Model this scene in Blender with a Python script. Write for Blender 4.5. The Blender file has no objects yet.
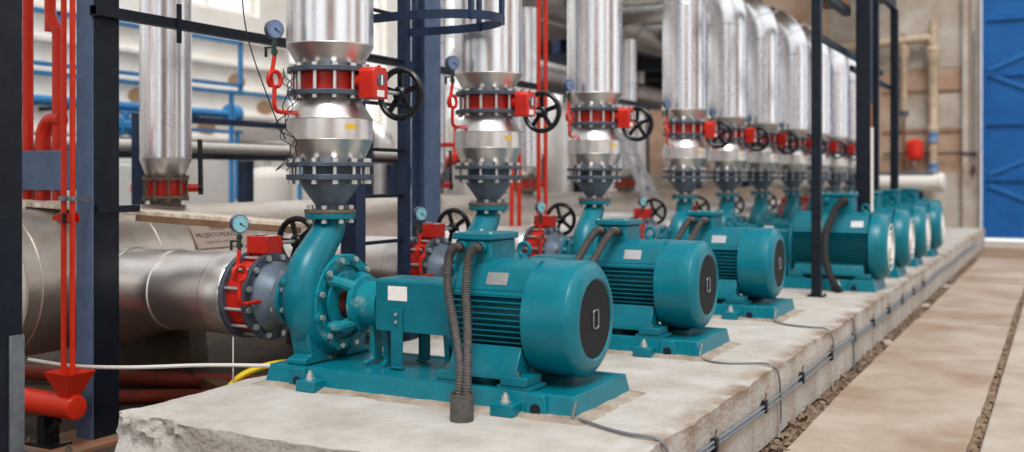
import bpy, bmesh, math, random
from mathutils import Vector, Matrix, noise
PI = math.pi
random.seed(7)
scn = bpy.context.scene
COL = scn.collection
def V(*a): return Vector(a)

# ------------------------------------------------------------------ materials
def rgb(r, g, b):
    f = lambda c: (c / 255 / 12.92) if c / 255 <= .04045 else ((c / 255 + .055) / 1.055) ** 2.4
    return (f(r), f(g), f(b), 1)

def mat(name, col, rough=.5, metal=0., col2=None, scale=6., amt=.5, bump=0., bscale=40., coat=0., detail=4, stretch=None, rvar=0.):
    m = bpy.data.materials.new(name); m.use_nodes = True
    nt = m.node_tree; N = nt.nodes; L = nt.links
    b = N['Principled BSDF']
    b.inputs['Roughness'].default_value = rough
    b.inputs['Metallic'].default_value = metal
    b.inputs['Coat Weight'].default_value = coat * .4
    b.inputs['Specular IOR Level'].default_value = .3 if metal < .3 else .5
    b.inputs['Coat Roughness'].default_value = .15
    c = rgb(*col)
    b.inputs['Base Color'].default_value = c
    tc = N.new('ShaderNodeTexCoord'); mp = N.new('ShaderNodeMapping')
    L.new(tc.outputs['Object'], mp.inputs['Vector'])
    if stretch: mp.inputs['Scale'].default_value = stretch
    if col2 is not None:
        n = N.new('ShaderNodeTexNoise'); n.inputs['Scale'].default_value = scale; n.inputs['Detail'].default_value = detail
        n.inputs['Roughness'].default_value = .65
        L.new(mp.outputs['Vector'], n.inputs['Vector'])
        r = N.new('ShaderNodeValToRGB')
        r.color_ramp.elements[0].position = max(0, .62 - amt * .5); r.color_ramp.elements[0].color = c
        r.color_ramp.elements[1].position = min(1, .72); r.color_ramp.elements[1].color = rgb(*col2)
        L.new(n.outputs['Fac'], r.inputs['Fac']); L.new(r.outputs['Color'], b.inputs['Base Color'])
    if rvar:
        n3 = N.new('ShaderNodeTexNoise'); n3.inputs['Scale'].default_value = 5
        L.new(mp.outputs['Vector'], n3.inputs['Vector'])
        mr = N.new('ShaderNodeMapRange'); mr.inputs['To Min'].default_value = max(.02, rough - rvar); mr.inputs['To Max'].default_value = rough + rvar
        L.new(n3.outputs['Fac'], mr.inputs['Value']); L.new(mr.outputs['Result'], b.inputs['Roughness'])
    if bump:
        n2 = N.new('ShaderNodeTexNoise'); n2.inputs['Scale'].default_value = bscale; n2.inputs['Detail'].default_value = 5
        L.new(mp.outputs['Vector'], n2.inputs['Vector'])
        bp = N.new('ShaderNodeBump'); bp.inputs['Strength'].default_value = bump; bp.inputs['Distance'].default_value = .02
        L.new(n2.outputs['Fac'], bp.inputs['Height']); L.new(bp.outputs['Normal'], b.inputs['Normal'])
    return m

TEAL = mat('teal_paint', (0, 114, 130), .36, 0, (0, 100, 115), 9, .5, .06, 30, coat=.25)
TEALD = mat('teal_paint_motor', (0, 109, 125), .4, 0, (2, 95, 109), 7, .5, .04, 30, coat=.2)
TEALS = mat('teal_paint_dusty', (4, 120, 134), .5, 0, (120, 150, 148), 11, .15, .1, 40)
STEEL = mat('stainless_cladding', (238, 238, 240), .27, 1., None, rvar=.05)
STEELW = mat('crumpled_cladding', (236, 234, 232), .36, 1., (218, 212, 206), 3, .6, bump=.14, bscale=4.5, rvar=.08)
CLOTH = mat('foil_insulation', (226, 218, 208), .36, .8, (206, 190, 172), 2.5, .6, bump=.5, bscale=4)
GALV = mat('galvanised_steel', (150, 156, 164), .42, .75, (118, 124, 132), 14, .6, .05, 60)
REDUC = mat('grey_blue_primer', (106, 120, 134), .45, .25, (86, 98, 112), 10, .5, .05, 40)
FLG = mat('dark_grey_flange', (84, 94, 108), .45, .4, (64, 72, 84), 16, .5, .08, 50)
RUSTF = mat('weathered_flange', (132, 120, 110), .6, .35, (104, 82, 66), 18, .6, .1, 60)
BOLT = mat('zinc_bolt', (214, 214, 210), .35, .8)
RUST = mat('rusty_seal', (96, 40, 30), .8, .1, (60, 28, 22), 22, .6, .3, 60)
RED = mat('red_valve_paint', (206, 38, 20), .38, 0, (180, 30, 18), 10, .5, .05, 30, coat=.3)
REDP = mat('red_pipe_paint', (232, 54, 24), .4, 0, (216, 46, 22), 6, .5, .03, 30, coat=.2)
REDD = mat('dull_red_pipe_paint', (150, 58, 38), .6, 0, (112, 50, 36), 6, .6, .1, 30)
BLACK = mat('black_paint', (20, 22, 26), .32, 0, None, coat=.3)
IRON = mat('black_steel', (22, 28, 38), .4, .2, (34, 40, 50), 9, .5, .05, 40)
NAVY = mat('navy_paint', (30, 44, 70), .4, .1, (44, 58, 84), 8, .5, .05, 40)
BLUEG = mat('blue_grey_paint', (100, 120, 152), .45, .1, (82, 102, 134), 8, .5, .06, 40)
BLUE = mat('blue_pipe_paint', (58, 134, 188), .42, 0, (50, 118, 172), 7, .5)
GATE = mat('blue_gate_paint', (20, 92, 160), .5, 0, (16, 78, 140), 2.5, .6, .06, 12)
CONC = mat('pale_concrete', (190, 186, 180), .9, 0, (164, 154, 142), 3.2, .5, .6, 34, detail=8)
def stain_plinth():
    nt = CONC.node_tree; N = nt.nodes; L = nt.links; b = N['Principled BSDF']; src = b.inputs['Base Color'].links[0].from_socket
    tc = N.new('ShaderNodeTexCoord'); sp = N.new('ShaderNodeSeparateXYZ'); L.new(tc.outputs['Object'], sp.inputs[0])
    def rng(sock, a, b_, t0=0, t1=1):
        m = N.new('ShaderNodeMapRange'); m.inputs['From Min'].default_value = a; m.inputs['From Max'].default_value = b_; m.inputs['To Min'].default_value = t0; m.inputs['To Max'].default_value = t1
        L.new(sock, m.inputs['Value']); return m.outputs['Result']
    def mul(a, b_):
        m = N.new('ShaderNodeMath'); m.operation = 'MULTIPLY'; L.new(a, m.inputs[0]); L.new(b_, m.inputs[1]); return m.outputs[0]
    def noi(sc, st):
        mp = N.new('ShaderNodeMapping'); mp.inputs['Scale'].default_value = st; L.new(tc.outputs['Object'], mp.inputs[0])
        n = N.new('ShaderNodeTexNoise'); n.inputs['Scale'].default_value = sc; n.inputs['Detail'].default_value = 6; L.new(mp.outputs[0], n.inputs['Vector']); return n.outputs['Fac']
    edge = mul(mul(rng(sp.outputs['X'], -1.60, -1.50), rng(sp.outputs['Z'], .34, .40)), rng(noi(5, (1, 1, 1)), .36, .6))
    runs = mul(rng(noi(3.5, (1, 1, .18)), .52, .72), rng(sp.outputs['Z'], .42, .36))
    for fac, col, k in ((runs, (150, 128, 108), .8), (edge, (128, 100, 78), .85)):
        mx = N.new('ShaderNodeMix'); mx.data_type = 'RGBA'; f = N.new('ShaderNodeMath'); f.operation = 'MULTIPLY'; f.inputs[1].default_value = k; L.new(fac, f.inputs[0])
        L.new(f.outputs[0], mx.inputs[0]); L.new(src, mx.inputs[6]); mx.inputs[7].default_value = rgb(*col); src = mx.outputs[2]
    L.new(src, b.inputs['Base Color'])
stain_plinth()
DIRT = mat('dirt_mortar', (150, 128, 106), .95, 0, (112, 90, 70), 9, .6, .8, 40, detail=8)
FLOORM = mat('dusty_concrete_floor', (178, 166, 152), .85, 0, (150, 134, 118), 1.8, .5, .25, 18, detail=8)
PITM = mat('dirty_floor', (84, 72, 62), .9, 0, (48, 42, 38), 3, .6, .4, 20, detail=8)
PLATEM = mat('dusty_floor_plate', (178, 164, 150), .7, .1, (140, 112, 90), 1.1, .5, .12, 60, detail=8)
STONE = mat('rubble_stone', (140, 120, 102), .95, 0, (92, 74, 60), 8, .6, .5, 30)
WHITEW = mat('whitewashed_wall', (250, 246, 240), .9, 0, (240, 230, 218), 2.2, .45, .2, 14, detail=6)
PLASTER = mat('grey_plaster', (190, 182, 172), .9, 0, (150, 130, 112), 1.3, .5, .2, 14, detail=8)
BRICKB = mat('brown_wall_panel', (152, 114, 88), .9, 0, (188, 166, 146), 1.1, .5, .2, 14, detail=8)
TANP = mat('tan_pipe_wrap', (188, 168, 144), .6, 0, (158, 136, 112), 7, .5, .2, 20)
RUBBER = mat('black_rubber', (40, 40, 42), .6, 0, (54, 52, 50), 40, .4)
CONDM = mat('grey_conduit', (92, 88, 86), .55, .2, (72, 68, 66), 30, .4)
WOOD = mat('grey_plank', (236, 226, 210), .8, 0, (160, 128, 98), 5, .45, .3, 30, stretch=(1, 8, 1))
YELLOW = mat('yellow_hose', (232, 198, 20), .45)
PALE = mat('pale_cable', (214, 208, 200), .6)
WIRE = mat('grey_wire', (120, 122, 124), .5, .4)
PAPER = mat('white_label', (236, 232, 226), .6, 0, (220, 214, 206), 40, .3)
INK = mat('dark_ink', (44, 40, 42), .8)
ALU = mat('nameplate_aluminium', (206, 208, 208), .35, .8)
ALUM = mat('ladder_aluminium', (214, 216, 220), .35, .85)
DIAL = mat('dial_face', (112, 130, 162), .35)
DIALC = mat('dial_face_pale', (140, 196, 206), .35)
CASE = mat('gauge_case', (74, 92, 116), .35, .4)
BRASS = mat('dark_gauge_cock', (44, 62, 56), .4, .4)
YLAB = mat('yellow_tag', (222, 178, 50), .5)
GRNB = mat('green_button', (40, 140, 90), .4)
PINK = mat('red_button', (226, 96, 90), .4)
CAB = mat('cabinet_white', (232, 232, 228), .5)
GLASSM = bpy.data.materials.new('window_glass'); GLASSM.use_nodes = True
_n = GLASSM.node_tree.nodes; _l = GLASSM.node_tree.links
_n.remove(_n['Principled BSDF'])
_t = _n.new('ShaderNodeBsdfTransparent'); _g = _n.new('ShaderNodeBsdfGlossy'); _g.inputs['Roughness'].default_value = .05
_m = _n.new('ShaderNodeMixShader'); _m.inputs['Fac'].default_value = .08
_l.new(_t.outputs[0], _m.inputs[1]); _l.new(_g.outputs[0], _m.inputs[2]); _l.new(_m.outputs[0], _n['Material Output'].inputs['Surface'])

# perforated fan grille: a grey wire net over dark holes
GRILLE = bpy.data.materials.new('fan_grille'); GRILLE.use_nodes = True
_N = GRILLE.node_tree.nodes; _L = GRILLE.node_tree.links; _b = _N['Principled BSDF']
_tc = _N.new('ShaderNodeTexCoord'); _v = _N.new('ShaderNodeTexVoronoi'); _v.inputs['Scale'].default_value = 75; _v.inputs['Randomness'].default_value = 0
_L.new(_tc.outputs['Object'], _v.inputs['Vector'])
_r = _N.new('ShaderNodeValToRGB'); _r.color_ramp.elements[0].position = .42; _r.color_ramp.elements[0].color = rgb(22, 26, 30)
_r.color_ramp.elements[1].position = .56; _r.color_ramp.elements[1].color = rgb(54, 54, 56)
_L.new(_v.outputs['Distance'], _r.inputs['Fac']); _L.new(_r.outputs['Color'], _b.inputs['Base Color']); _b.inputs['Roughness'].default_value = .65; _b.inputs['Specular IOR Level'].default_value = .15

# ------------------------------------------------------------------ mesh builder
def frame(w):
    w = Vector(w).normalized()
    a = V(0, 0, 1) if abs(w.z) < .9 else V(1, 0, 0)
    u = a.cross(w).normalized(); return u, w.cross(u), w
AX = {'x': (1, 0, 0), 'y': (0, 1, 0), 'z': (0, 0, 1)}

BASE = [V(0, 0, 0)]      # the base point of the thing being built: its parts are written in line coordinates
CH = {}
class MB:
    def __init__(s): s.v = []; s.f = []
    def add(s, vs, fs):
        o = len(s.v); s.v += [Vector(p) for p in vs]; s.f += [tuple(i + o for i in f) for f in fs]; return s
    def box(s, x0, x1, y0, y1, z0, z1, R=None):
        vs = [V(x, y, z) for z in (z0, z1) for y in (y0, y1) for x in (x0, x1)]
        if R is not None: vs = [R @ p for p in vs]
        return s.add(vs, [(0, 2, 3, 1), (4, 5, 7, 6), (0, 1, 5, 4), (2, 6, 7, 3), (0, 4, 6, 2), (1, 3, 7, 5)])
    def bar(s, p0, p1, w, h, up=(0, 0, 1)):
        p0 = Vector(p0); p1 = Vector(p1); d = (p1 - p0).normalized(); up = Vector(up)
        if abs(d.dot(up)) > .98: up = V(1, 0, 0)
        a = d.cross(up).normalized() * w / 2; b = a.cross(d).normalized() * h / 2
        vs = [p + i * a + j * b for p in (p0, p1) for i, j in ((-1, -1), (1, -1), (1, 1), (-1, 1))]
        return s.add(vs, [(0, 1, 2, 3), (7, 6, 5, 4), (0, 4, 5, 1), (1, 5, 6, 2), (2, 6, 7, 3), (3, 7, 4, 0)])
    def prism(s, pts, axis, a0, a1):
        """polygon pts in the two other axes (cyclic order), extruded along axis"""
        k = 'xyz'.index(axis); o = [(k + 1) % 3, (k + 2) % 3]; n = len(pts); vs = []
        for a in (a0, a1):
            for p in pts:
                q = [0, 0, 0]; q[k] = a; q[o[0]] = p[0]; q[o[1]] = p[1]; vs.append(q)
        fs = [tuple(range(n))[::-1], tuple(range(n, 2 * n))] + [(i, (i + 1) % n, n + (i + 1) % n, n + i) for i in range(n)]
        return s.add(vs, fs)
    def lathe(s, prof, o=(0, 0, 0), axis='z', seg=32, cap=True):
        """prof: (t along axis, radius)"""
        u, v, w = frame(AX.get(axis, axis) if isinstance(axis, str) else axis); o = Vector(o); n = len(prof); vs = []; fs = []
        for t, r in prof:
            for i in range(seg):
                a = 2 * PI * i / seg; vs.append(o + w * t + (u * math.cos(a) + v * math.sin(a)) * max(r, 1e-4))
        for k in range(n - 1):
            for i in range(seg):
                j = (i + 1) % seg; fs.append((k * seg + i, k * seg + j, (k + 1) * seg + j, (k + 1) * seg + i))
        if cap: fs += [tuple(range(seg))[::-1], tuple((n - 1) * seg + i for i in range(seg))]
        return s.add(vs, fs)
    def ring(s, r0, r1, t0, t1, o=(0, 0, 0), axis='z', seg=32):
        """flat annulus with a hole (r0 inner)"""
        u, v, w = frame(AX.get(axis, axis) if isinstance(axis, str) else axis); o = Vector(o); vs = []; fs = []
        P = [(t0, r0), (t0, r1), (t1, r1), (t1, r0)]
        for t, r in P:
            for i in range(seg):
                a = 2 * PI * i / seg; vs.append(o + w * t + (u * math.cos(a) + v * math.sin(a)) * r)
        for k in range(4):
            for i in range(seg):
                j = (i + 1) % seg; q = (k + 1) % 4; fs.append((k * seg + i, k * seg + j, q * seg + j, q * seg + i))
        return s.add(vs, fs)
    def cyl(s, p0, p1, r, seg=12, r1=None):
        p0 = Vector(p0); p1 = Vector(p1); d = p1 - p0
        return s.lathe([(0, r), (d.length, r if r1 is None else r1)], p0, d, seg)
    def tube(s, pts, r, seg=10, cap=True):
        """swept tube; r one radius or one per point"""
        pts = [Vector(p) for p in pts]; n = len(pts); R = r if isinstance(r, (list, tuple)) else [r] * n
        vs = []; fs = []; pu = None
        for k in range(n):
            d = (pts[min(k + 1, n - 1)] - pts[max(k - 1, 0)]).normalized()
            if pu is None: u = frame(d)[0]
            else:
                u = pu - d * pu.dot(d)
                u = u.normalized() if u.length > 1e-6 else frame(d)[0]
            pu = u; w = d.cross(u)
            for i in range(seg):
                a = 2 * PI * i / seg; vs.append(pts[k] + (u * math.cos(a) + w * math.sin(a)) * R[k])
        for k in range(n - 1):
            for i in range(seg):
                j = (i + 1) % seg; fs.append((k * seg + i, k * seg + j, (k + 1) * seg + j, (k + 1) * seg + i))
        if cap: fs += [tuple(range(seg))[::-1], tuple((n - 1) * seg + i for i in range(seg))]
        return s.add(vs, fs)
    def torus(s, R, r, o, axis='z', seg=36, rs=10):
        u, v, w = frame(AX.get(axis, axis) if isinstance(axis, str) else axis); o = Vector(o); vs = []; fs = []
        for i in range(seg):
            a = 2 * PI * i / seg; d = u * math.cos(a) + v * math.sin(a)
            for j in range(rs):
                b = 2 * PI * j / rs; vs.append(o + d * (R + r * math.cos(b)) + w * r * math.sin(b))
        for i in range(seg):
            for j in range(rs):
                fs.append((i * rs + j, ((i + 1) % seg) * rs + j, ((i + 1) % seg) * rs + (j + 1) % rs, i * rs + (j + 1) % rs))
        return s.add(vs, fs)
    def bolts(s, o, axis, Rb, n, t0, t1, r=.011, head=.02, ph=.0):
        u, v, w = frame(AX.get(axis, axis) if isinstance(axis, str) else axis); o = Vector(o)
        for i in range(n):
            a = 2 * PI * (i + .5) / n + ph; c = o + (u * math.cos(a) + v * math.sin(a)) * Rb
            s.lathe([(t0, r), (t1, r)], c, w, 8)
            s.lathe([(t0 - .001, r * 1.75), (t0 + head, r * 1.75)], c, w, 6); s.lathe([(t1 - head, r * 1.75), (t1 + .001, r * 1.75)], c, w, 6)
        return s
    def bolt_objs(s, name, m, parent, o, axis, Rb, n, t0, t1, r=.011, head=.02, ph=0.):
        u, v, w = frame(AX.get(axis, axis) if isinstance(axis, str) else axis); o = Vector(o)
        place_bolts(name, m, parent, [o + (u * math.cos(a) + v * math.sin(a)) * Rb for a in [2 * PI * (i + .5) / n + ph for i in range(n)]], w, t0, t1, r, head)
    def build(s, name, m, parent=None, bevel=0, smooth=35, seg=2):
        me = bpy.data.meshes.new(name); me.from_pydata([tuple(p - BASE[0]) for p in s.v], [], s.f); me.validate()
        bm = bmesh.new(); bm.from_mesh(me); bmesh.ops.recalc_face_normals(bm, faces=bm.faces); bm.to_mesh(me); bm.free()
        me.materials.append(m)
        if smooth:
            me.polygons.foreach_set('use_smooth', [True] * len(me.polygons)); me.set_sharp_from_angle(angle=math.radians(smooth))
        o = bpy.data.objects.new(name, me); COL.objects.link(o)
        if parent is not None: o.parent = parent; CH.setdefault(parent.name, []).append(o)
        if bevel:
            b = o.modifiers.new('bevel', 'BEVEL'); b.width = bevel; b.segments = seg; b.limit_method = 'ANGLE'; b.angle_limit = math.radians(40); b.harden_normals = False
        return o

def place_bolts(name, m, parent, spots, w, t0, t1, r=.011, head=.02):
    """one bolt with nuts at both ends, each bolt an object of its own"""
    b = MB(); b.lathe([(t0, r), (t1, r)], seg=8); b.lathe([(t0 - .001, r * 1.75), (t0 + head, r * 1.75)], seg=6); b.lathe([(t1 - head, r * 1.75), (t1 + .001, r * 1.75)], seg=6)
    sv = BASE[0]; BASE[0] = V(0, 0, 0); first = b.build(name, m, parent, smooth=30); BASE[0] = sv
    off = parent.location if parent.type == 'MESH' else V(0, 0, 0)
    q = Vector(w).to_track_quat('Z', 'Y').to_euler()
    for k, p in enumerate(spots):
        c = first
        if k: c = first.copy(); COL.objects.link(c); adopt(c, parent)
        c.location = Vector(p) - BASE[0]; c.rotation_euler = q
def screws(name, m, parent, spots, w, prof, seg=6):
    b = MB(); b.lathe(prof, seg=seg); sv = BASE[0]; BASE[0] = V(0, 0, 0); first = b.build(name, m, parent, smooth=20); BASE[0] = sv
    q = Vector(w).to_track_quat('Z', 'Y').to_euler()
    for k, p in enumerate(spots):
        c = first
        if k: c = first.copy(); COL.objects.link(c); adopt(c, parent)
        c.location = Vector(p) - BASE[0]; c.rotation_euler = q

def smoothpath(pts, n=8):
    """Catmull-Rom through pts"""
    P = [Vector(p) for p in pts]; P = [P[0] * 2 - P[1]] + P + [P[-1] * 2 - P[-2]]; out = []
    for i in range(1, len(P) - 2):
        for k in range(n):
            t = k / n; a, b, c, d = P[i - 1], P[i], P[i + 1], P[i + 2]
            out.append(.5 * ((2 * b) + (c - a) * t + (2 * a - 5 * b + 4 * c - d) * t * t + (3 * b - a - 3 * c + d) * t ** 3))
    out.append(P[-2]); return out

def tag(o, label, cat, group=None, kind=None):
    o['label'] = label; o['category'] = cat
    if group: o['group'] = group
    if kind: o['kind'] = kind
    return o
def thing(name, loc, label, cat, group=None):
    o = bpy.data.objects.new(name, None); o.empty_display_size = .1; COL.objects.link(o); o.location = loc
    return tag(o, label, cat, group)
def struct(o): o['kind'] = 'structure'; return o
def kids(o): return list(CH.get(o.name, ()))
def adopt(c, par): c.parent = par; CH.setdefault(par.name, []).append(c)
def dup(root, loc, label, rot=None):
    def cp(o, par):
        c = o.copy(); COL.objects.link(c)
        if par is not None: adopt(c, par)
        for ch in kids(o): cp(ch, c)
        return c
    r = cp(root, None); r.location = loc; r['label'] = label
    if rot is not None: r.rotation_euler = rot
    return r

ORD = ['nearest', 'second', 'third', 'fourth', 'fifth', 'sixth', 'seventh', 'eighth', 'ninth', 'farthest']
X0 = -3.59
LY = [4.55, 6.34, 8.22, 10.65, 12.25, 13.85, 15.7, 17.4, 19.0, 20.6]
BIG = (3, 4, 5, 6)
PZ = .41      # plinth top
SH = .828     # shaft height

def row(root, label, idx=range(10)):
    """place root at the first index and copies at the others; label(i)"""
    base = root.location.copy(); idx = list(idx)
    for n, i in enumerate(idx):
        loc = V(base.x, base.y + LY[i], base.z)
        if n == 0: continue
        dup(root, loc, label(i))
    root.location = V(base.x, base.y + LY[idx[0]], base.z); root['label'] = label(idx[0])

def begin(name, base, label, cat, group=None):
    BASE[0] = Vector(base); return thing(name, V(X0, 0, 0) + Vector(base), label, cat, group)
def done(): BASE[0] = V(0, 0, 0)

# ------------------------------------------------------------------ the discharge stacks (line coordinates: x from the pump's outlet, y along the row)
# insulated riser: cone at the foot, tall clad pipe, bend towards the back
g = 'insulated discharge risers above the pumps'
t = begin('discharge_riser', (0, 0, 2.09), '', 'pipe', g)
m = MB().lathe([(2.121, .175), (2.135, .18), (2.232, .238), (2.24, .242)], (0, 0, 0), 'z', 40); m.build('foot_cone', STEELW, t)
m = MB().lathe([(2.09, .16), (2.09, .235), (2.118, .235), (2.118, .16)], seg=44, cap=False); m.build('foot_flange', FLG, t, bevel=.003)
m = MB().lathe([(2.24, .236), (2.245, .24), (3.38, .24)], (0, 0, 0), 'z', 48, cap=False)
for z in (3.36,): m.torus(.24, .006, (0, 0, z), 'z', 40, 6)
m.build('pipe_cladding', STEEL, t)
m = MB()
arc = [(-.55 + .55 * math.cos(a), 0, 3.38 + .55 * math.sin(a)) for a in [PI / 2 * k / 10 for k in range(11)]]
m.tube([(0, 0, 3.37)] + arc + [(-2.1, 0, 3.93)], .24, 40)
for k in (3, 7):
    a = PI / 2 * k / 10; m.torus(.242, .006, arc[k], (-math.sin(a), 0, math.cos(a)), 40, 6)
m.build('elbow', STEEL, t)
row(t, lambda i: f'{"" if i in (0, 9) else ""}tall stainless clad pipe rising above the {ORD[i]} pump in the row')

# butterfly valve, axis z, stem +x, handwheel on the +y side
def valve_parts(t, c, rot, br=.178, hh=.05):
    """c: centre; rot: 3x3 placing the valve"""
    c = Vector(c)
    def put(m): m.v = [c + rot @ p for p in m.v]; return m
    m = MB().ring(.12, br, -hh, hh, seg=40)
    m.lathe([(0, .052), (.1, .052)], (.14, 0, 0), 'x', 16)
    body = put(m).build('valve_body', RED, t)
    MB().bolt_objs('flange_bolt', BOLT, t, c, rot @ V(0, 0, 1), .205 if br < .2 else .226, 12, -hh - .045, hh + .045, .0105, .02)
    m = MB().prism([(-.066, -.10), (.066, -.10), (.066, .045), (.048, .07), (-.048, .07), (-.066, .045)], 'x', .245, .345)
    for y in (-.045, .045):
        for z in (-.08, .053): m.lathe([(.23, .012), (.25, .012)], (0, y, z), 'x', 6)
    m.lathe([(0, .024), (.04, .024)], (.300, .06, -.055), 'y', 12); m.lathe([(.075, .012), (.085, .012)], (.28, -.03, 0), 'z', 8); m.lathe([(.075, .012), (.085, .012)], (.31, .03, 0), 'z', 8)
    gear = put(m).build('gear_housing', RED, t, bevel=.008)
    m = MB().lathe([(.344, .036), (.351, .034)], (0, .0, .0), 'x', 20); put(m).build('position_indicator', FLG, gear)
    m = MB().bar((.353, 0, -.027), (.353, 0, .027), .004, .012, up=(0, 1, 0)); put(m).build('indicator_pointer', PAPER, gear)
    m = MB().box(.345, .347, -.035, .03, -.09, -.055); put(m).build('rating_label', PAPER, gear)
    m = MB().lathe([(.06, .012), (.25, .012)], (.300, 0, -.055), 'y', 12); put(m).build('worm_shaft', BOLT, t)
    R = .136; o = (.300, .25, -.055)
    m = MB().torus(R, .0185, o, 'y', 40, 10)
    for k in range(5):
        a = 2 * PI * k / 5 + .3; d = V(math.cos(a), 0, math.sin(a)); oo = Vector(o)
        m.bar(oo + d * .02, oo + d * (R - .004), .03, .014, up=(0, 1, 0))
    m.lathe([(-.026, .03), (-.016, .042), (.016, .042), (.026, .03)], o, 'y', 16)
    put(m).build('handwheel', BLACK, t)
ZV = 2.04
t = begin('butterfly_valve', (0, 0, 1.955), '', 'valve', 'red butterfly valves on the discharge risers')
valve_parts(t, (0, 0, ZV), Matrix.Identity(3))
row(t, lambda i: f'red butterfly valve with black handwheel on the riser of the {ORD[i]} pump')

# clad check valve body between the two flange pairs
t = begin('expansion_piece', (0, 0, 1.57), '', 'pipe fitting', 'bulged clad fittings under the valves')
m = MB().lathe([(1.595, .185), (1.61, .19), (1.716, .236), (1.72, .24), (1.722, .237), (1.83, .237), (1.834, .24), (1.84, .235), (1.93, .178), (1.96, .172)], seg=48)
m.build('cladding', STEELW, t)
m = MB().lathe([(1.962, .16), (1.962, .235), (1.99, .235), (1.99, .16)], seg=44, cap=False); m.build('upper_flange', FLG, t, bevel=.003)
m = MB().lathe([(1.572, .16), (1.572, .24), (1.596, .24), (1.596, .16)], seg=44, cap=False); m.build('lower_flange', FLG, t, bevel=.003)
# yellow maker's tag
a0 = -.55
m = MB(); vs = []
for k in range(5):
    a = a0 + .022 * k * 3
    for z in (1.775, 1.8): vs.append((.239 * math.cos(a), .239 * math.sin(a), z))
m.add(vs, [(2 * k, 2 * k + 2, 2 * k + 3, 2 * k + 1) for k in range(4)]); m.build('yellow_tag', YLAB, t)
row(t, lambda i: f'bulged silver clad fitting below the red valve of the {ORD[i]} pump line')

# blue-grey reducer
t = begin('reducer', (0, 0, 1.316), '', 'pipe reducer', 'blue-grey reducers on the pump outlets')
m = MB().lathe([(1.335, .084), (1.345, .08), (1.36, .082), (1.48, .168), (1.50, .17)], seg=40); m.lathe([(1.53, .15), (1.572, .15)], seg=32)
m.build('cone', REDUC, t)
m = MB().lathe([(1.50, .1), (1.50, .24), (1.53, .24), (1.53, .1)], seg=44, cap=False); m.build('upper_flange', FLG, t, bevel=.003)
MB().bolt_objs('upper_bolt', BOLT, t, (0, 0, 0), 'z', .212, 12, 1.478, 1.618, .0105, .02)
m = MB().lathe([(1.316, .07), (1.316, .142), (1.336, .142), (1.336, .07)], seg=36, cap=False); m.build('lower_flange', RUSTF, t, bevel=.003)
MB().bolt_objs('lower_bolt', BOLT, t, (0, 0, 0), 'z', .118, 8, 1.262, 1.358, .009, .018)
row(t, lambda i: f'blue-grey steel reducer bolted on the outlet of the {ORD[i]} teal pump')

# pressure gauge on a red pigtail; attach point at origin, tail runs to -y then up
def gauge_parts(t, o, dial, tail=.2, rise=.43):
    o = Vector(o)
    p = [(0, .02, 0), (0, -.06, .0), (0, -tail + .03, 0), (0, -tail, .03), (0, -tail, .08), (0, -tail, .13)]
    loop = [(.012 - .024 * k / 12, -tail - .0 + .042 * math.sin(2 * PI * k / 12) * 1.0, .17 - .042 * math.cos(2 * PI * k / 12)) for k in range(0, 13)]
    pts = smoothpath([o + V(*q) for q in p], 4) + [o + V(*q) for q in loop] + [o + V(-.014, -tail - .012, .18), o + V(-.006, -tail - .004, .24), o + V(0, -tail, rise - .14)]
    m = MB().tube(pts, .0115, 10); m.build('siphon_pipe', RED, t)
    m = MB(); q = o + V(0, -tail, rise - .14)
    m.cyl(q + V(0, 0, -.005), q + V(0, 0, .085), .011, 10); m.cyl(q + V(0, 0, .01), q + V(0, 0, .035), .017, 6); m.cyl(q + V(0, 0, .055), q + V(0, 0, .075), .016, 6)
    m.bar(q + V(0, 0, .045), q + V(-.04, -.02, .045), .01, .01); m.bar(q + V(-.04, -.02, .05), q + V(-.04, -.02, -.005), .012, .01)
    m.build('gauge_cock', BRASS, t)
    n = V(.93, -.368, 0); c = o + V(0, -tail, rise)
    cs = MB().lathe([(-.025, .044), (-.02, .05), (.012, .05), (.014, .047)], c, n, 28).build('gauge_case', CASE, t)
    MB().lathe([(.0142, .0445), (.0152, .0445)], c, n, 28).build('dial', dial, cs)
    m = MB(); u = V(.368, .93, 0); w = V(0, 0, 1); cc = c + n * .0165
    m.bar(cc - u * .006 + w * .004, cc + u * .026 - w * .016, .004, .002, up=n); m.lathe([(0, .006), (.002, .006)], cc, n, 10)
    for k in range(11):
        a = math.radians(225 - 27 * k); d = u * math.cos(a) + w * math.sin(a); m.bar(cc + d * .034, cc + d * .041, .0025, .001, up=n)
    m.build('needle_and_scale', INK, cs)
t = begin('pressure_gauge', (-.06, -.19, 1.862), '', 'pressure gauge', 'pressure gauges on the discharge side')
gauge_parts(t, (-.06, -.19, 1.862), DIAL)
row(t, lambda i: f'round pressure gauge on a red looped tube beside the upper valve of the {ORD[i]} pump', range(8))

# suction side --------------------------------------------------------------
t = begin('suction_valve', (-.48, 0, SH - .24), '', 'valve', 'red butterfly valves on the suction pipes')
rot = Matrix(((0, 0, 1), (0, 1, 0), (1, 0, 0)))          # stem x -> up, axis z -> x
rot = Matrix(((0, 0, -1), (0, 1, 0), (1, 0, 0)))
valve_parts(t, (-.50, 0, SH + .003), rot, .21, .07)
row(t, lambda i: f'red valve with black handwheel on the suction pipe of the {ORD[i]} pump')
t = begin('suction_gauge', (-.36, -.16, .82), '', 'pressure gauge', 'pressure gauges on the suction side')
gauge_parts(t, (-.36, -.16, .82), DIALC, .17, .44)
row(t, lambda i: f'round pressure gauge on a red looped tube at the inlet flange of the {ORD[i]} pump', range(4))
zc = SH + .003
t = begin('suction_reducer', (-.35, 0, zc - .25), '', 'pipe reducer', 'grey inlet reducers')
m = MB().lathe([(-.41, .2), (-.385, .2), (-.3, .125), (-.27, .12)], (0, 0, zc), 'x', 40); m.build('cone', REDUC, t)
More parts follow.
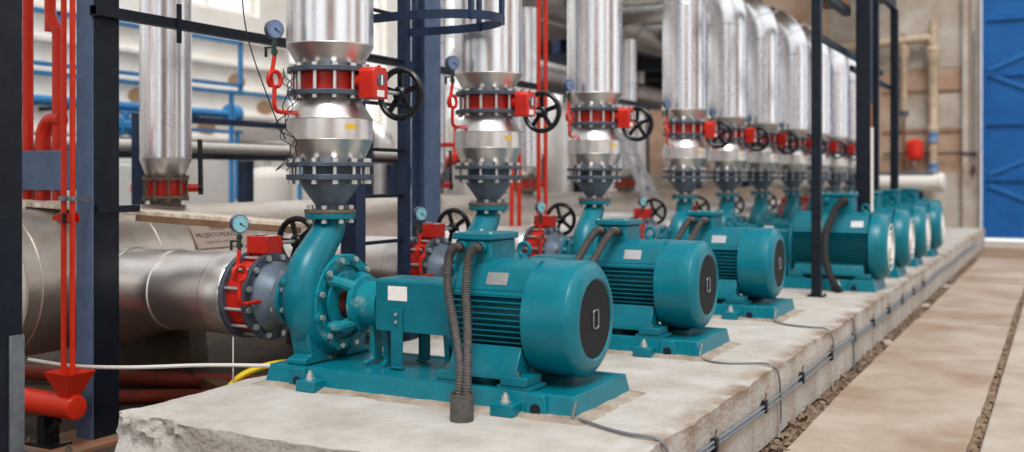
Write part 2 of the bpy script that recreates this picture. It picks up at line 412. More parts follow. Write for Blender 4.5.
m = MB().lathe([(-.43, .1), (-.43, .25), (-.40, .25), (-.40, .1)], (0, 0, zc), 'x', 44, cap=False); m.build('valve_side_flange', FLG, t, bevel=.003)
m = MB().lathe([(-.285, .1), (-.285, .165), (-.26, .165), (-.26, .1)], (0, 0, zc), 'x', 36, cap=False); m.build('pump_side_flange', REDUC, t, bevel=.003)
MB().bolt_objs('flange_bolt', BOLT, t, (0, 0, zc), 'x', .148, 8, -.30, -.215, .009, .014)
row(t, lambda i: f'grey reducer with bolted flanges at the inlet of the {ORD[i]} pump')
t = begin('suction_pipe', (-1.4, 0, zc - .24), '', 'pipe', 'clad suction pipes from the header')
m = MB().lathe([(-.60, .1), (-.60, .25), (-.57, .25), (-.57, .1)], (0, 0, zc), 'x', 44, cap=False); m.build('flange', FLG, t, bevel=.003)
m = MB().lathe([(-.60, .19), (-.61, .235), (-.62, .242), (-.76, .242)], (0, 0, zc), 'x', 44); m.build('end_collar', STEELW, t)
m = MB().lathe([(-1.80, .24), (-1.55, .24), (-1.55, .246), (-1.53, .246), (-1.525, .238), (-1.2, .238), (-1.195, .246), (-1.17, .246), (-1.165, .238), (-.765, .24)], (0, 0, zc), 'x', 44)
m.build('cladding', STEELW, t)
row(t, lambda i: f'silver clad horizontal suction pipe leading to the {ORD[i]} pump')

# ------------------------------------------------------------------ pumps
def pump(kind, label, idx):
    t = begin('centrifugal_pump', (0, 0, .515), '', 'pump', 'teal centrifugal pumps')
    # volute: growing tube round the shaft, then the swan-neck up to the outlet
    pts = []; rad = []
    for k in range(0, 29):
        a = math.radians(-20 + 290 * k / 28); f = k / 28
        rho = .19 + .035 * f
        pts.append((0, rho * math.sin(a), SH + rho * math.cos(a))); rad.append(.05 + .058 * f)
    neck = smoothpath([(0, -.225, SH), (0, -.235, SH + .09), (0, -.195, SH + .20), (0, -.10, SH + .30), (0, -.02, SH + .385), (0, 0, 1.262), (0, 0, 1.285)], 4)
    nr = [.108, .108, .107, .106, .105, .104, .103, .102, .101, .1, .099, .097, .096, .094, .092, .091, .09, .089, .088, .087, .086, .086, .086, .086, .086]
    pts += [tuple(p) for p in neck[1:]]; rad += nr[1:len(neck)]
    if kind == 'big':
        # outlet straight up from the crown of the casing
        pts = []; rad = []
        for k in range(0, 33):
            a = math.radians(10 + 345 * k / 32); f = k / 32; rho = .2 + .03 * f
            pts.append((0, rho * math.sin(a), SH + rho * math.cos(a))); rad.append(.06 + .06 * f)
    m = MB().tube(pts, rad, 24)
    if kind == 'big': m.lathe([(.98, .14), (1.06, .115), (1.12, .1), (1.22, .09), (1.29, .088)], (0, 0, 0), 'z', 28)
    m.lathe([(-.11, .12), (-.075, .2), (-.06, .235), (.05, .235), (.07, .24)], (0, 0, SH), 'x', 40)
    m.lathe([(-.23, .112), (-.08, .125)], (0, 0, zc), 'x', 28)
    m.lathe([(-.258, .1), (-.258, .165), (-.232, .165), (-.232, .1)], (0, 0, zc), 'x', 36, cap=False)
    m.lathe([(0, .03), (.035, .03)], (-.06, -.30, SH + .12), (-.5, -.6, .5), 10)
    m.build('casing', TEAL, t, smooth=50)
    m = MB().lathe([(1.284, .08), (1.284, .14), (1.314, .14), (1.314, .08)], seg=36, cap=False); m.build('outlet_flange', TEAL, t, bevel=.004)
    m = MB().lathe([(.072, .245), (.075, .262), (.105, .262), (.11, .255), (.11, .205), (.095, .2), (.095, .15), (.085, .1)], (0, 0, SH), 'x', 44); 
    for k in range(12):
        a = 2 * PI * (k + .5) / 12; m.lathe([(.07, .03), (.118, .028)], (0, .238 * math.cos(a), SH + .238 * math.sin(a)), 'x', 10)
    m.build('cover_ring', TEALS, t)
    MB().bolt_objs('cover_bolt', BOLT, t, (0, 0, SH), 'x', .238, 12, .06, .14, .009, .016)
    m = MB()
    for a in (45, 135, 225, 315):
        r = math.radians(a); d = V(0, math.cos(r), math.sin(r)); C = V(0, 0, SH)
        m.tube([C + V(.1, 0, 0) + d * .175, C + V(.17, 0, 0) + d * .165, C + V(.24, 0, 0) + d * .125], [.035, .03, .035], 10)
    m.lathe([(.22, .1), (.225, .15), (.255, .15), (.26, .122), (.385, .118), (.39, .06)], (0, 0, SH), 'x', 32)
    m.lathe([(.1, .13), (.11, .17), (.125, .17), (.125, .12)], (0, 0, SH), 'x', 32)
    m.build('bearing_housing', TEALS, t)
    m = MB().lathe([(.09, .085), (.15, .085), (.16, .06), (.2, .06), (.2, .035), (.23, .035)], (0, 0, SH), 'x', 24); m.build('shaft_seal', RUST, t)
    m = MB().lathe([(.38, .03), (.46, .03)], (0, 0, SH), 'x', 16); m.build('shaft', BOLT, t)
    for s in (-1, 1):
        m = MB().prism([(s * .09, .69), (s * .27, .69), (s * .235, .56), (s * .29, .545), (s * .29, .516), (s * .08, .516), (s * .08, .545), (s * .12, .56)], 'x', -.062, .062)
        m.build('casing_foot', TEAL, t, bevel=.006)
    m = MB().prism([(-.05, .76), (.05, .76), (.035, .54), (.11, .53), (.11, .516), (-.11, .516), (-.11, .53), (-.035, .54)], 'x', .3, .33)
    m.build('support_foot', TEALS, t, bevel=.004)
    row(t, label, idx)
pump('small', lambda i: f'teal cast centrifugal pump with a swan-neck outlet, {ORD[i]} in the row', [i for i in range(10) if i not in BIG])
pump('big', lambda i: f'teal cast centrifugal pump with a straight upright outlet, {ORD[i]} in the row', list(BIG))

# base frame and coupling guard, small and large kinds
def base_frame(L, H, label, idx):
    t = begin('base_frame', (0, 0, PZ), '', 'base frame', 'teal base frames on the plinth')
    y0, y1 = -.34, .33; x0, x1 = -.17, L; h = H
    # tapering box: walls leaning in, rimmed top with a sunk bed
    m = MB(); i = .02
    B = [(x0, y0), (x1, y0), (x1, y1), (x0, y1)]; T = [(x0 + i, y0 + i), (x1 - i, y0 + i), (x1 - i, y1 - i), (x0 + i, y1 - i)]
    k = .045; T2 = [(x0 + i + k, y0 + i + k), (x1 - i - k, y0 + i + k), (x1 - i - k, y1 - i - k), (x0 + i + k, y1 - i - k)]
    vs = [(a, b, PZ + .001) for a, b in B] + [(a, b, PZ + h) for a, b in T] + [(a, b, PZ + h) for a, b in T2] + [(a, b, PZ + h - .006) for a, b in T2]
    fs = [(3, 2, 1, 0)] + [(j, (j + 1) % 4, 4 + (j + 1) % 4, 4 + j) for j in range(4)] + [(4 + j, 4 + (j + 1) % 4, 8 + (j + 1) % 4, 8 + j) for j in range(4)] + [(8 + j, 8 + (j + 1) % 4, 12 + (j + 1) % 4, 12 + j) for j in range(4)] + [(12, 13, 14, 15)]
    m.add(vs, fs); m.build('frame_body', TEAL, t, bevel=.004)
    for xs, xh in ((.17, .06), (L - .34, L - .20)):
        # arched boss with a dark grout hole
        m = MB().prism([(PZ + .002, xh - .06), (PZ + .002, xh + .06), (PZ + h - .002, xh + .045), (PZ + h - .002, xh - .045)], 'y', y0 - .012, y0 + .03); m.build('hole_boss', TEAL, t, bevel=.006)
        m = MB().lathe([(0, .026), (.012, .026)], (xh, y0 - .016, PZ + .035), 'y', 18); m.build('grout_hole', IRON, t)
        m = MB().box(xs - .06, xs + .06, y0 - .085, y0 + .01, PZ + .001, PZ + .058); lug = m.build('anchor_lug', TEAL, t, bevel=.006)
        m = MB().lathe([(.058, .026), (.068, .026), (.0685, .019), (.09, .019), (.0905, .01), (.105, .01)], (xs, y0 - .04, PZ), 'z', 6); m.build('anchor_bolt', BOLT, lug, smooth=20)
    row(t, label, idx)
SM = [i for i in range(10) if i not in BIG]
base_frame(1.66, .105, lambda i: f'teal steel base frame under the {ORD[i]} pump and motor', SM)
base_frame(2.02, .105, lambda i: f'long teal steel base frame under the {ORD[i]} pump and motor', list(BIG))

def coupling_guard(xa, xb, label, idx):
    t = begin('coupling_guard', ((xa + xb) / 2, 0, .515), '', 'coupling guard', 'teal box guards over the couplings')
    w = .125
    m = MB().prism([(-w, .707), (w, .707), (w, .968), (w - .012, .98), (-w + .012, .98), (-w, .968)], 'x', xa, xb)
    m.build('guard_box', TEALD, t, bevel=.004)
    for x in (xa + .14,):
        for s in (-1, 1):
            m = MB().box(x - .036, x + .036, s * (w + .001) if s > 0 else -w - .012, (w + .012) if s > 0 else -w - .001, .52, .83)
            m.box(x - .036, x + .036, s * .1 if s > 0 else -.14, .14 if s > 0 else -.1, .516, .526)
            leg = m.build('support_strap', TEALD, t, bevel=.003)
            screws('strap_screw', BOLT, leg, [(x, s * (w + .012), z) for z in (.76, .80)], (0, s, 0), [(0, .009), (.008, .009)], 8)
    m = MB().prism([(-.07, .708), (.07, .708), (.05, .54), (.09, .517), (-.09, .517), (-.05, .54)], 'x', xa + .0, xa + .03); m.build('end_bracket', TEALD, t)
    m = MB().prism([(-.07, .708), (.07, .708), (.05, .54), (.09, .517), (-.09, .517), (-.05, .54)], 'x', xb - .1, xb - .07); m.build('end_bracket', TEALD, t)
    m = MB().box(xa + .08, xa + .20, -w - .002, -w - .0005, .87, .945); m.build('paper_label', PAPER, t)
    row(t, label, idx)
coupling_guard(.40, .885, lambda i: f'teal sheet metal box over the coupling of the {ORD[i]} pump', SM)
coupling_guard(.40, 1.16, lambda i: f'long teal sheet metal box over the coupling of the {ORD[i]} pump', list(BIG))

# ------------------------------------------------------------------ motors
def motor(kind, label, idx):
    if kind == 'small': xf, xb, xe, R, Rc = .885, 1.36, 1.61, .246, .281; sh = SH
    else: xf, xb, xe, R, Rc = 1.165, 1.93, 2.115, .30, .325; sh = SH
    t = begin('electric_motor', ((xf + xe) / 2, 0, .517), '', 'electric motor', 'teal electric motors on the plinth')
    m = MB().lathe([(xf + .03, R - .04), (xb + .02, R - .04)], (0, 0, sh), 'x', 40)
    # horizontal cooling fins on both flanks, vertical ones above and below
    n = 15 if kind == 'small' else 17
    for k in range(n):
        z = -R * .78 + 2 * R * .78 * k / (n - 1); y = math.sqrt(R * R - z * z)
        for s in (-1, 1): m.box(xf + .045, xb + .005, *sorted((s * (R * .5), s * y)), sh + z - .003, sh + z + .003)
    for k in range(9):
        y = -.17 + .34 * k / 8; z = math.sqrt(R * R - y * y)
        m.box(xf + .05, xb, y - .003, y + .003, sh - z + .03, sh - R * .6)
    m.build('finned_frame', TEALD, t, smooth=30)
    m = MB().prism([(.06, .0), (.2, .0), (.2, .0)], 'x', 0, .001) if False else MB()
    # smooth saddle over the crown
    q = R / .246
    sec = [(-.212, .115), (-.155, .235), (-.13, .265), (-.10, .278), (.10, .278), (.13, .265), (.155, .235), (.212, .115), (.17, .08), (-.17, .08)]
    m.prism([(y * q, sh + z * q) for y, z in sec], 'x', xf + .05, xb + .004); m.build('frame_crown', TEALD, t, smooth=40)
    m = MB().lathe([(xf, .1), (xf, R * .86), (xf + .02, R * 1.02), (xf + .045, R * 1.02), (xf + .05, R * .9)], (0, 0, sh), 'x', 44); m.build('front_endshield', TEALD, t)
    if kind == 'small':
        m = MB().lathe([(xb - .02, Rc - .02), (xb - .018, Rc), (xb + .13, Rc), (xe - .045, Rc), (xe - .04, Rc - .001), (xe - .02, Rc - .022), (xe - .006, Rc - .045), (xe - .002, Rc - .058), (xe + .003, .205), (xe + .003, .198), (xe - .006, .19)], (0, 0, sh), 'x', 56)
        fc = m.build('fan_cover', TEAL, t, smooth=40)
        MB().lathe([(xe - .0055, .001), (xe - .004, .188), (xe - .0055, .1885)], (0, 0, sh), 'x', 48).build('fan_grille', GRILLE, fc)
        # rounded square emblem ring
        m = MB(); pts = []
        for cx, cy, a0 in ((.016, .03, 0), (-.016, .03, 90), (-.016, -.03, 180), (.016, -.03, 270)):
            for k in range(5):
                a = math.radians(a0 + 22.5 * k); pts.append((cx + .014 * math.cos(a), cy + .014 * math.sin(a)))
        P3 = [(xe + .001, a, sh + b) for a, b in pts]
        m.tube(P3 + [P3[0]], .0042, 8, cap=False); m.build('emblem_ring', GALV, fc)
    else:
        m = MB().lathe([(xb, Rc - .03), (xb + .02, Rc), (xb + .1, Rc), (xe - .03, Rc - .03), (xe, Rc - .09), (xe, .2), (xe - .02, .19)], (0, 0, sh), 'x', 48)
        fc = m.build('fan_cover', TEAL, t, smooth=40)
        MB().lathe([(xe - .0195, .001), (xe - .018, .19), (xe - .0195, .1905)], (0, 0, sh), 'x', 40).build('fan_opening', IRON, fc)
        m = MB()
        for r in (.10, .16, .225): m.torus(r, .008, (xe - .004, 0, sh), 'x', 36, 6)
        for k in range(6):
            a = 2 * PI * k / 6; m.bar((xe - .004, 0, sh), (xe - .004, .225 * math.cos(a), sh + .225 * math.sin(a)), .014, .008, up=(1, 0, 0))
        m.lathe([(xe - .01, .05), (xe + .004, .05)], (0, 0, sh), 'x', 24)
        m.build('guard_spokes', PAPER, fc)
    # terminal box
    if kind == 'small': bx0, bx1, by0, by1, bz0, bz1 = .885, 1.115, -.145, .14, 1.06, 1.235
    else: bx0, bx1, by0, by1, bz0, bz1 = 1.47, 1.78, -.17, .17, 1.15, 1.36
    m = MB().box(bx0 + .012, bx1 - .012, by0 + .012, by1 - .012, bz0 - .02, bz1 - .035)
    for s in (by0 + .02,): 
        for x in (bx0 + .06, bx1 - .06): m.lathe([(-.045, .03), (.02, .03)], (x, s - .0, bz1 - .07), 'y', 14)
    tb = m.build('terminal_box', TEAL, t, bevel=.01)
    m = MB().box(bx0, bx1, by0, by1, bz1 - .034, bz1)
    lid = m.build('box_lid', TEAL, tb, bevel=.006)
    screws('lid_screw', BOLT, tb, [(x, y, bz1) for x in (bx0 + .018, bx1 - .018) for y in (by0 + .018, by1 - .018)], (0, 0, 1), [(0, .009), (.007, .008)], 8)
    # lifting eye
    m = MB().torus(.032, .011, ((bx1 + .09), .03, sh + R * 1.13 + .045), 'y', 24, 8); m.lathe([(sh + R * 1.13 - .01, .028), (sh + R * 1.13 + .014, .022)], (bx1 + .09, .03, 0), 'z', 14); m.build('lifting_eye', TEAL, t)
    # nameplate on the shoulder facing the row
    u_ = V(0, .057, .12).normalized(); n_ = V(0, -u_.z, u_.y); c = V(bx1 + .05, -.1835 * q, sh + .175 * q) + n_ * .0005
    m = MB().add([c + V(x, 0, 0) + u_ * v + n_ * h for h in (0, .003) for x, v in ((-.058, -.016), (.058, -.016), (.058, .048), (-.058, .048))], [(0, 1, 2, 3), (4, 5, 6, 7), (0, 1, 5, 4), (1, 2, 6, 5), (2, 3, 7, 6), (3, 0, 4, 7)])
    m.build('nameplate', ALU, t, smooth=0)
    # feet: sloping skirt and pads
    for s in (-1, 1):
        m = MB().prism([(s * .15, sh - R * .72), (s * .235, sh - R * .5), (s * .30, .585), (s * .30, .552), (s * .13, .552)], 'x', xf + .07, xb - .03)
        for x in (xf + .02, xb - .1):
            m.box(x, x + .14, *sorted((s * .17, s * .325)), .534, .575)
        ft = m.build('motor_foot', TEALD, t, bevel=.005)
        for x in (xf + .0, xb - .12): MB().box(x, x + .18, *sorted((s * .16, s * .318)), .5165, .5335).build('packing_plate', TEAL, ft)
        screws('foot_bolt', RUSTF, ft, [(x, s * .275, .575) for x in (xf + .06, xb - .04)], (0, 0, 1), [(0, .017), (.017, .017), (.018, .009), (.03, .009)])
    row(t, label, idx)
motor('small', lambda i: f'finned teal electric motor with a dark fan grille, driving the {ORD[i]} pump', SM)
motor('big', lambda i: f'large teal electric motor with a pale spoked fan guard, driving the {ORD[i]} pump', list(BIG))
done()

# corrugated cable conduits
def conduit(name, pts, r, label, sleeve=None, grp=None, corr=.0022):
    b = Vector(pts[-1]); BASE[0] = b; t = thing(name, b, label, 'cable conduit', grp)
    P = smoothpath(pts, 26); rr = [r + (corr if k % 2 else -corr) for k in range(len(P))]
    MB().tube(P, rr, 12).build('corrugated_hose', CONDM if r < .03 else RUBBER, t, smooth=30)
    m = MB().tube([P[0] + (P[0] - P[2]).normalized() * .012, P[3]], r * 1.3, 12); m.build('hose_gland', RUBBER, t)
    done(); return t
def L(i, x, y, z): return V(X0 + x, LY[i] + y, z)
zb = 1.165
for k, x in enumerate((.945, 1.055)):
    sx = X0 + 1.19 + .035 * k
    conduit('cable_conduit', [L(0, x, -.172, zb), L(0, x - .005, -.225, zb - .005), L(0, x + .0, -.275, zb - .06), L(0, x + .02 - .01 * k, -.31, zb - .2), L(0, x + .10 - .04 * k, -.38, .8), L(0, 1.16 + .035 * k - .01, -.50, .62), (sx - .02 + .012 * k, 3.985, .47), (sx - .02 + .012 * k, 3.985, .43)], .021,
            ['grey corrugated conduit down the side of the nearest motor, closer to the pump', 'grey corrugated conduit down the side of the nearest motor, closer to the fan'][k], grp='corrugated conduits of the nearest motor')
t = thing('conduit_sleeve', (X0 + 1.195, 3.985, PZ), 'grey pipe sleeve standing in the plinth, holding two corrugated conduits', 'pipe sleeve')
BASE[0] = V(X0 + 1.195, 3.985, PZ)
MB().ring(.048, .054, PZ - .01, PZ + .125, (X0 + 1.195, 3.985, 0), 'z', 24).build('sleeve_tube', CONDM, t); MB().lathe([(PZ + .0, .047), (PZ + .1, .047)], (X0 + 1.195, 3.985, 0), 'z', 20).build('sleeve_filler', RUBBER, t); done()
for i in (1, 2):
    for k, x in enumerate((.945, 1.055)):
        conduit('cable_conduit', [L(i, x, -.172, zb), L(i, x - .01, -.23, zb + .0), L(i, x - .04, -.32, zb - .08), L(i, x - .10, -.40, zb - .24), L(i, x - .16, -.44, .78), L(i, x - .18, -.45, .6), L(i, x - .18, -.45, PZ + .001)], .024,
                f'dark corrugated conduit from the box of the {ORD[i]} motor, ' + ('closer to the pump' if k == 0 else 'closer to the fan'), grp=f'corrugated conduits of the {ORD[i]} motor')
for i in BIG[:1]:
    conduit('cable_conduit', [L(i, 1.70, -.2, 1.28), L(i, 1.69, -.27, 1.27), L(i, 1.64, -.36, 1.18), L(i, 1.57, -.42, .95), L(i, 1.58, -.45, .7), L(i, 1.66, -.5, .5), L(i, 1.72, -.52, PZ + .001)], .036,
            f'thick black conduit curving down from the {ORD[i]} motor to the plinth')

# ------------------------------------------------------------------ plinth: a long rough concrete beam, its near corner broken
def rough(p, amp):
    n = noise.noise_vector(p * 3.1) * amp + noise.noise_vector(p * 11) * amp * .5 + noise.noise_vector(p * 27) * amp * .3
    return n
PX0, PX1, PY0, PY1 = -3.93, -1.47, 3.36, 24.6
def plinth():
    xs = [PX0 + .025 * i for i in range(24)] + [PX0 + .6 + (PX1 - PX0 - .6) * i / 40 for i in range(41)]
    zs = [0.0, .05, .1, .15, .19, .215, .24, .265, .29, .315, .34, .36, .38, .395, PZ]
    ys = []; y = PY0
    while y < PY1: ys.append(y); y += .05 if y < 5 else (.07 if y < 9 else .14)
    ys.append(PY1)
    bm = bmesh.new()
    def q(p):
        x, y, z = p
        ed = min(abs(x - PX1), abs(x - PX0), abs(y - PY0)); top = PZ - z
        corner = max(0, 1 - max(ed, top) / .10)
        a = .004 + .018 * corner
        d = rough(V(x, y, z), a)
        d.z = d.z * .5 - corner * .008
        if top < 1e-6: d.z = -abs(d.z) if corner > 0 else d.z * .25
        if z < 1e-6: d.z = 0
        # the broken patch at the near left corner
        if y < PY0 + .06 and z > .2 and x < -3.45:
            w = max(0, min(1, (-3.45 - x) / .12)) * max(0, min(1, (z - .2) / .08)) * (1 if y < PY0 + 1e-6 else .4)
            d.y += w * (.03 + .025 * noise.noise(V(x * 14, 3, z * 14)) + .03 * noise.noise(V(x * 45, 9, z * 45)))
        return V(x, y, z) + d
    def grid(A, B, f):
        vv = [[bm.verts.new(q(f(a, b))) for b in B] for a in A]
        for i in range(len(A) - 1):
            for j in range(len(B) - 1): bm.faces.new((vv[i][j], vv[i + 1][j], vv[i + 1][j + 1], vv[i][j + 1]))
    grid(xs, ys, lambda a, b: (a, b, PZ)); grid(ys, zs, lambda a, b: (PX1, a, b)); grid(ys, zs, lambda a, b: (PX0, a, b))
    grid(xs, zs, lambda a, b: (a, PY0, b)); grid(xs, zs, lambda a, b: (a, PY1, b))
    bmesh.ops.remove_doubles(bm, verts=bm.verts, dist=.0025)
    bmesh.ops.recalc_face_normals(bm, faces=bm.faces)
    me = bpy.data.meshes.new('concrete_plinth'); bm.to_mesh(me); bm.free(); me.materials.append(CONC)
    me.polygons.foreach_set('use_smooth', [True] * len(me.polygons)); me.set_sharp_from_angle(angle=math.radians(50))
    o = bpy.data.objects.new('concrete_plinth', me); COL.objects.link(o)
    return tag(o, 'long pale concrete plinth carrying the row of pumps, with a broken corner', 'plinth')
plinth()
# mortar beds spread round the base frames
MORTAR = mat('grey_mortar', (172, 160, 146), .95, 0, (132, 114, 96), 7, .5, .9, 45, detail=8)
def mortar(i, L_):
    bm = bmesh.new(); x0, x1, y0, y1 = -.27, L_ + .14, -.43, .42; nx, ny = 44, 22; vv = []
    for a in range(nx + 1):
        r = []
        for b in range(ny + 1):
            x = x0 + (x1 - x0) * a / nx; y = y0 + (y1 - y0) * b / ny
            e = min(x - x0, x1 - x, y - y0, y1 - y)
            n = noise.noise(V(x * 7, y * 7 + i * 5, 1)) * .5 + noise.noise(V(x * 22, y * 22, i)) * .3
            dx = max(-.17 - x, 0, x - L_); dy = max(-.34 - y, 0, y - .33)
            h = PZ - .01 + max(0, .030 * (1 - max(dx, dy) / (.085 + .05 * n)) + .01 * n)
            r.append(bm.verts.new((x, y, min(h, PZ + .03))))
        vv.append(r)
    for a in range(nx):
        for b in range(ny): bm.faces.new((vv[a][b], vv[a + 1][b], vv[a + 1][b + 1], vv[a][b + 1]))
    me = bpy.data.meshes.new('mortar_bed'); bm.to_mesh(me); bm.free(); me.materials.append(MORTAR)
    me.polygons.foreach_set('use_smooth', [True] * len(me.polygons))
    o = bpy.data.objects.new('mortar_bed', me); COL.objects.link(o); o.location = (X0, LY[i], 0)
    tag(o, f'rough mortar spread on the plinth around the base frame of the {ORD[i]} pump', 'mortar', kind='stuff')
for i in (0, 1, 2): mortar(i, 1.66)

# ------------------------------------------------------------------ floors
def sbox(name, m, *a, bevel=0):
    return struct(MB().box(*a).build(name, m, bevel=bevel))
sbox('floor', FLOORM, -.40, 6.5, -6, 27, -.3, 0, bevel=.015)
sbox('floor_trench', PITM, -11.2, -.40, -6, 27, -.3, -.06)
sbox('floor_slot', DIRT, -1.55, -.41, 2, 24.6, -.0595, -.035)
sbox('floor_left', PITM, -11.2, -3.95, -6, 27, -.06, 0)
sbox('floor_far', FLOORM, -3.94, -.41, 24.62, 27, -.06, 0)
# walkway plates
py = [0.3, 2.55, 4.85, 7.1, 9.35, 11.65, 13.95, 16.3, 18.7, 21.2]
for k in range(2, 9):
    a, b = py[k] + .006, py[k + 1] - .006
    m = MB(); n = 8; w0, w1 = -1.345 + random.uniform(-.02, .01), -.455 + random.uniform(-.012, .01); sk = random.uniform(-.015, .015)
    vs = [];
    for z in (-.056, 0):
        for i in range(n + 1):
            for j in (0, 1):
                x = w0 + (w1 - w0) * j; y = a + (b - a) * i / n + sk * (j - .5) * 2
                vs.append((x + .006 * noise.noise(V(x * 3, y * 5, k)), y, z + (.012 if z == 0 else 0) * noise.noise(V(x, y * 1.3, k * 3))))
    fs = []; o = 2 * (n + 1)
    for i in range(n):
        q = 2 * i; fs += [(q, q + 1, q + 3, q + 2), (o + q, o + q + 2, o + q + 3, o + q + 1), (q, q + 2, o + q + 2, o + q), (q + 1, o + q + 1, o + q + 3, q + 3)]
    fs += [(0, o, o + 1, 1), (2 * n, 2 * n + 1, o + 2 * n + 1, o + 2 * n)]
    m.add(vs, fs); p = m.build('floor_plate', PLATEM, smooth=30)
    lab = ['flat dusty floor plate of the walkway, out of view in front of the plinth', 'flat dusty floor plate of the walkway, beside the near end of the plinth', 'dusty walkway plate at the bottom edge of the photo, beside the nearest motor', 'dusty walkway plate beside the second motor', 'dusty walkway plate beside the third motor', 'dusty walkway plate beside the black post foot', 'dusty walkway plate beside the fifth motor', 'dusty walkway plate two from the far end', 'dusty walkway plate nearest the blue gate'][k]
    tag(p, lab, 'floor plate', 'walkway plates')
# rubble in the slot between plinth and plates
m = MB()
for k in range(1500):
    y = 3.2 + 18 * random.random() ** 1.6; x = random.uniform(-1.462, -1.352) if random.random() < .8 else random.uniform(-.452, -.40); s = random.uniform(.006, .026) * (1.0 if x < -1 else .7)
    c = V(x, y, -.036 + s * .4 + (.03 * max(0, 1 - abs(x + 1.46) / .07) if x < -1 else 0)); R = Matrix.Rotation(random.random() * 6, 3, V(random.random(), random.random(), random.random() + .1))
    vs = [c + R @ (V(i, j, l) * s * random.uniform(.6, 1.1)) for i in (-1, 1) for j in (-1, 1) for l in (-.7, .7)]
    m.add(vs, [(0, 1, 3, 2), (4, 6, 7, 5), (0, 4, 5, 1), (2, 3, 7, 6), (0, 2, 6, 4), (1, 5, 7, 3)])
tag(m.build('rubble', STONE, smooth=0), 'crumbled stones and dirt filling the slots beside the walkway plates', 'rubble', kind='stuff')
for k, (x, y, a) in enumerate(((-1.40, 9.9, .3), (-1.415, 13.0, .1), (-1.41, 15.4, -.2))):
    R = Matrix.Rotation(a, 3, 'Z'); m = MB().box(-.045, .045, -.14, .14, -.012, .012, R); m.v = [p + V(x, y, -.0) for p in m.v]
    tag(m.build('stone_slab', FLOORM, bevel=.006), ['small grey slab in the slot beside the walkway, near the black post', 'small grey slab in the slot beside the fifth motor', 'small grey slab in the slot beside the sixth motor'][k], 'slab')

# pipes and wires along the plinth face
for k, (z, dx) in enumerate(((.225, .012), (.255, .010))):
    pts = [(PX1 + dx + .008, 3.5 + 1.0 * i, z + .012 * math.sin(i * 1.7 + k) - .02 * (i < 1)) for i in range(19)]
    tag(MB().tube(smoothpath(pts, 4), .007, 8).build('earthing_pipe', mat(f'zinc_pipe_{"ab"[k]}', (116, 126, 136), .5, .2)), ['thin grey pipe clipped along the plinth side, lower of two', 'thin grey pipe clipped along the plinth side, upper of two'][k], 'pipe')
g = 'clips holding the pipes to the plinth side'
first = None
for k in range(10):
    y = 4.75 + k * .93
    if first is None:
        first = thing('pipe_clip', (PX1, y, .24), 'small dark clip holding the two thin pipes on the plinth side', 'clip', g)
        MB().box(.004, .034, -.02, .02, -.035, .035).build('clip_block', IRON, first, bevel=.004); MB().cyl((.02, 0, .03), (.024, .01, .075), .006, 8).build('clip_bolt', RUSTF, first)
    else: dup(first, (PX1, y, .24), first['label'])
def wire(pts, r, label, name='earth_wire', m=WIRE, cat='wire'):
    return tag(MB().tube(smoothpath(pts, 8), r, 8).build(name, m), label, cat)
wire([(-1.93, 4.21, .50), (-1.935, 4.19, .43), (-1.90, 4.20, .424), (-1.74, 4.12, .42), (-1.62, 4.07, .422), (-1.50, 4.07, .418), (-1.452, 4.08, .37), (-1.448, 4.1, .26)], .0075, 'grey wire from the corner of the nearest base frame over the plinth edge')
wire([(-1.93, 6.05, .50), (-1.92, 6.0, .422), (-1.78, 5.92, .418), (-1.6, 5.98, .421), (-1.49, 5.98, .418), (-1.45, 6.0, .35), (-1.45, 6.05, .1), (-1.447, 5.98, .0)], .0065, 'dark wire from the second base frame down the plinth side to the floor')
wire([(-1.93, 7.9, .50), (-1.92, 7.82, .422), (-1.78, 7.68, .418), (-1.6, 7.62, .421), (-1.49, 7.6, .418), (-1.45, 7.6, .35), (-1.45, 7.62, .26)], .007, 'grey wire from the third base frame over the plinth edge')
wire([(-1.462, 8.45, .40), (-1.45, 8.45, .36), (-1.45, 8.45, .15), (-1.447, 8.45, -.05)], .009, 'dark vertical wire down the plinth side before the black post')
wire([(-3.78, 4.40, 1.72), (-3.82, 4.33, 1.9), (-3.95, 4.28, 2.3), (-4.02, 4.3, 2.7), (-4.06, 4.3, 3.2)], .0035, 'thin wire dangling from above past the nearest gauge', 'loose_wire', IRON)
pw = []
for k in range(40):
    a = k * .9; pw.append((-3.655 + .045 * math.sin(a) + .02 * math.sin(k * 2.3), 4.27 + .035 * math.cos(a * 1.3), 1.60 + .55 * abs(((k / 13.) % 2) - 1) - .05))
wire(pw, .0028, 'tangled bundle of thin wire hanging beside the nearest clad fitting', 'wire_tangle', IRON)

# ------------------------------------------------------------------ suction header and the things on it
HX, HZ_, HR = -5.8, .85, .465
t = thing('suction_header', (HX, 3.95, HZ_ - HR), 'very large foil clad header pipe along the floor behind the pumps', 'pipe')
BASE[0] = V(HX, 3.95, HZ_ - HR)
m = MB().lathe([(3.95, .42), (3.952, HR)] + [(3.95 + .45 * k, HR + (.006 if k % 3 == 0 else 0)) for k in range(1, 44)], (HX, 0, HZ_), 'y', 56, cap=False); m.build('cladding', CLOTH, t)
for y in (4.05, 5.0, 6.9, 8.8): MB().torus(HR, .008, (HX, y, HZ_), 'y', 56, 6).build('cladding_seam', CLOTH, t)
m = MB().lathe([(3.922, .445), (3.935, .45), (3.95, .45)], (HX, 0, HZ_), 'y', 56); m.build('end_cap', PAPER, t)
for y in (5.4, 7.3, 9.5, 11.4, 13.0, 15.0):
        m = MB().prism([(0, HX - .4), (0, HX + .4), (.42, HX + .35), (.42, HX - .35)], 'y', y - .08, y + .08); m.build('saddle_support', PITM, t)
done()
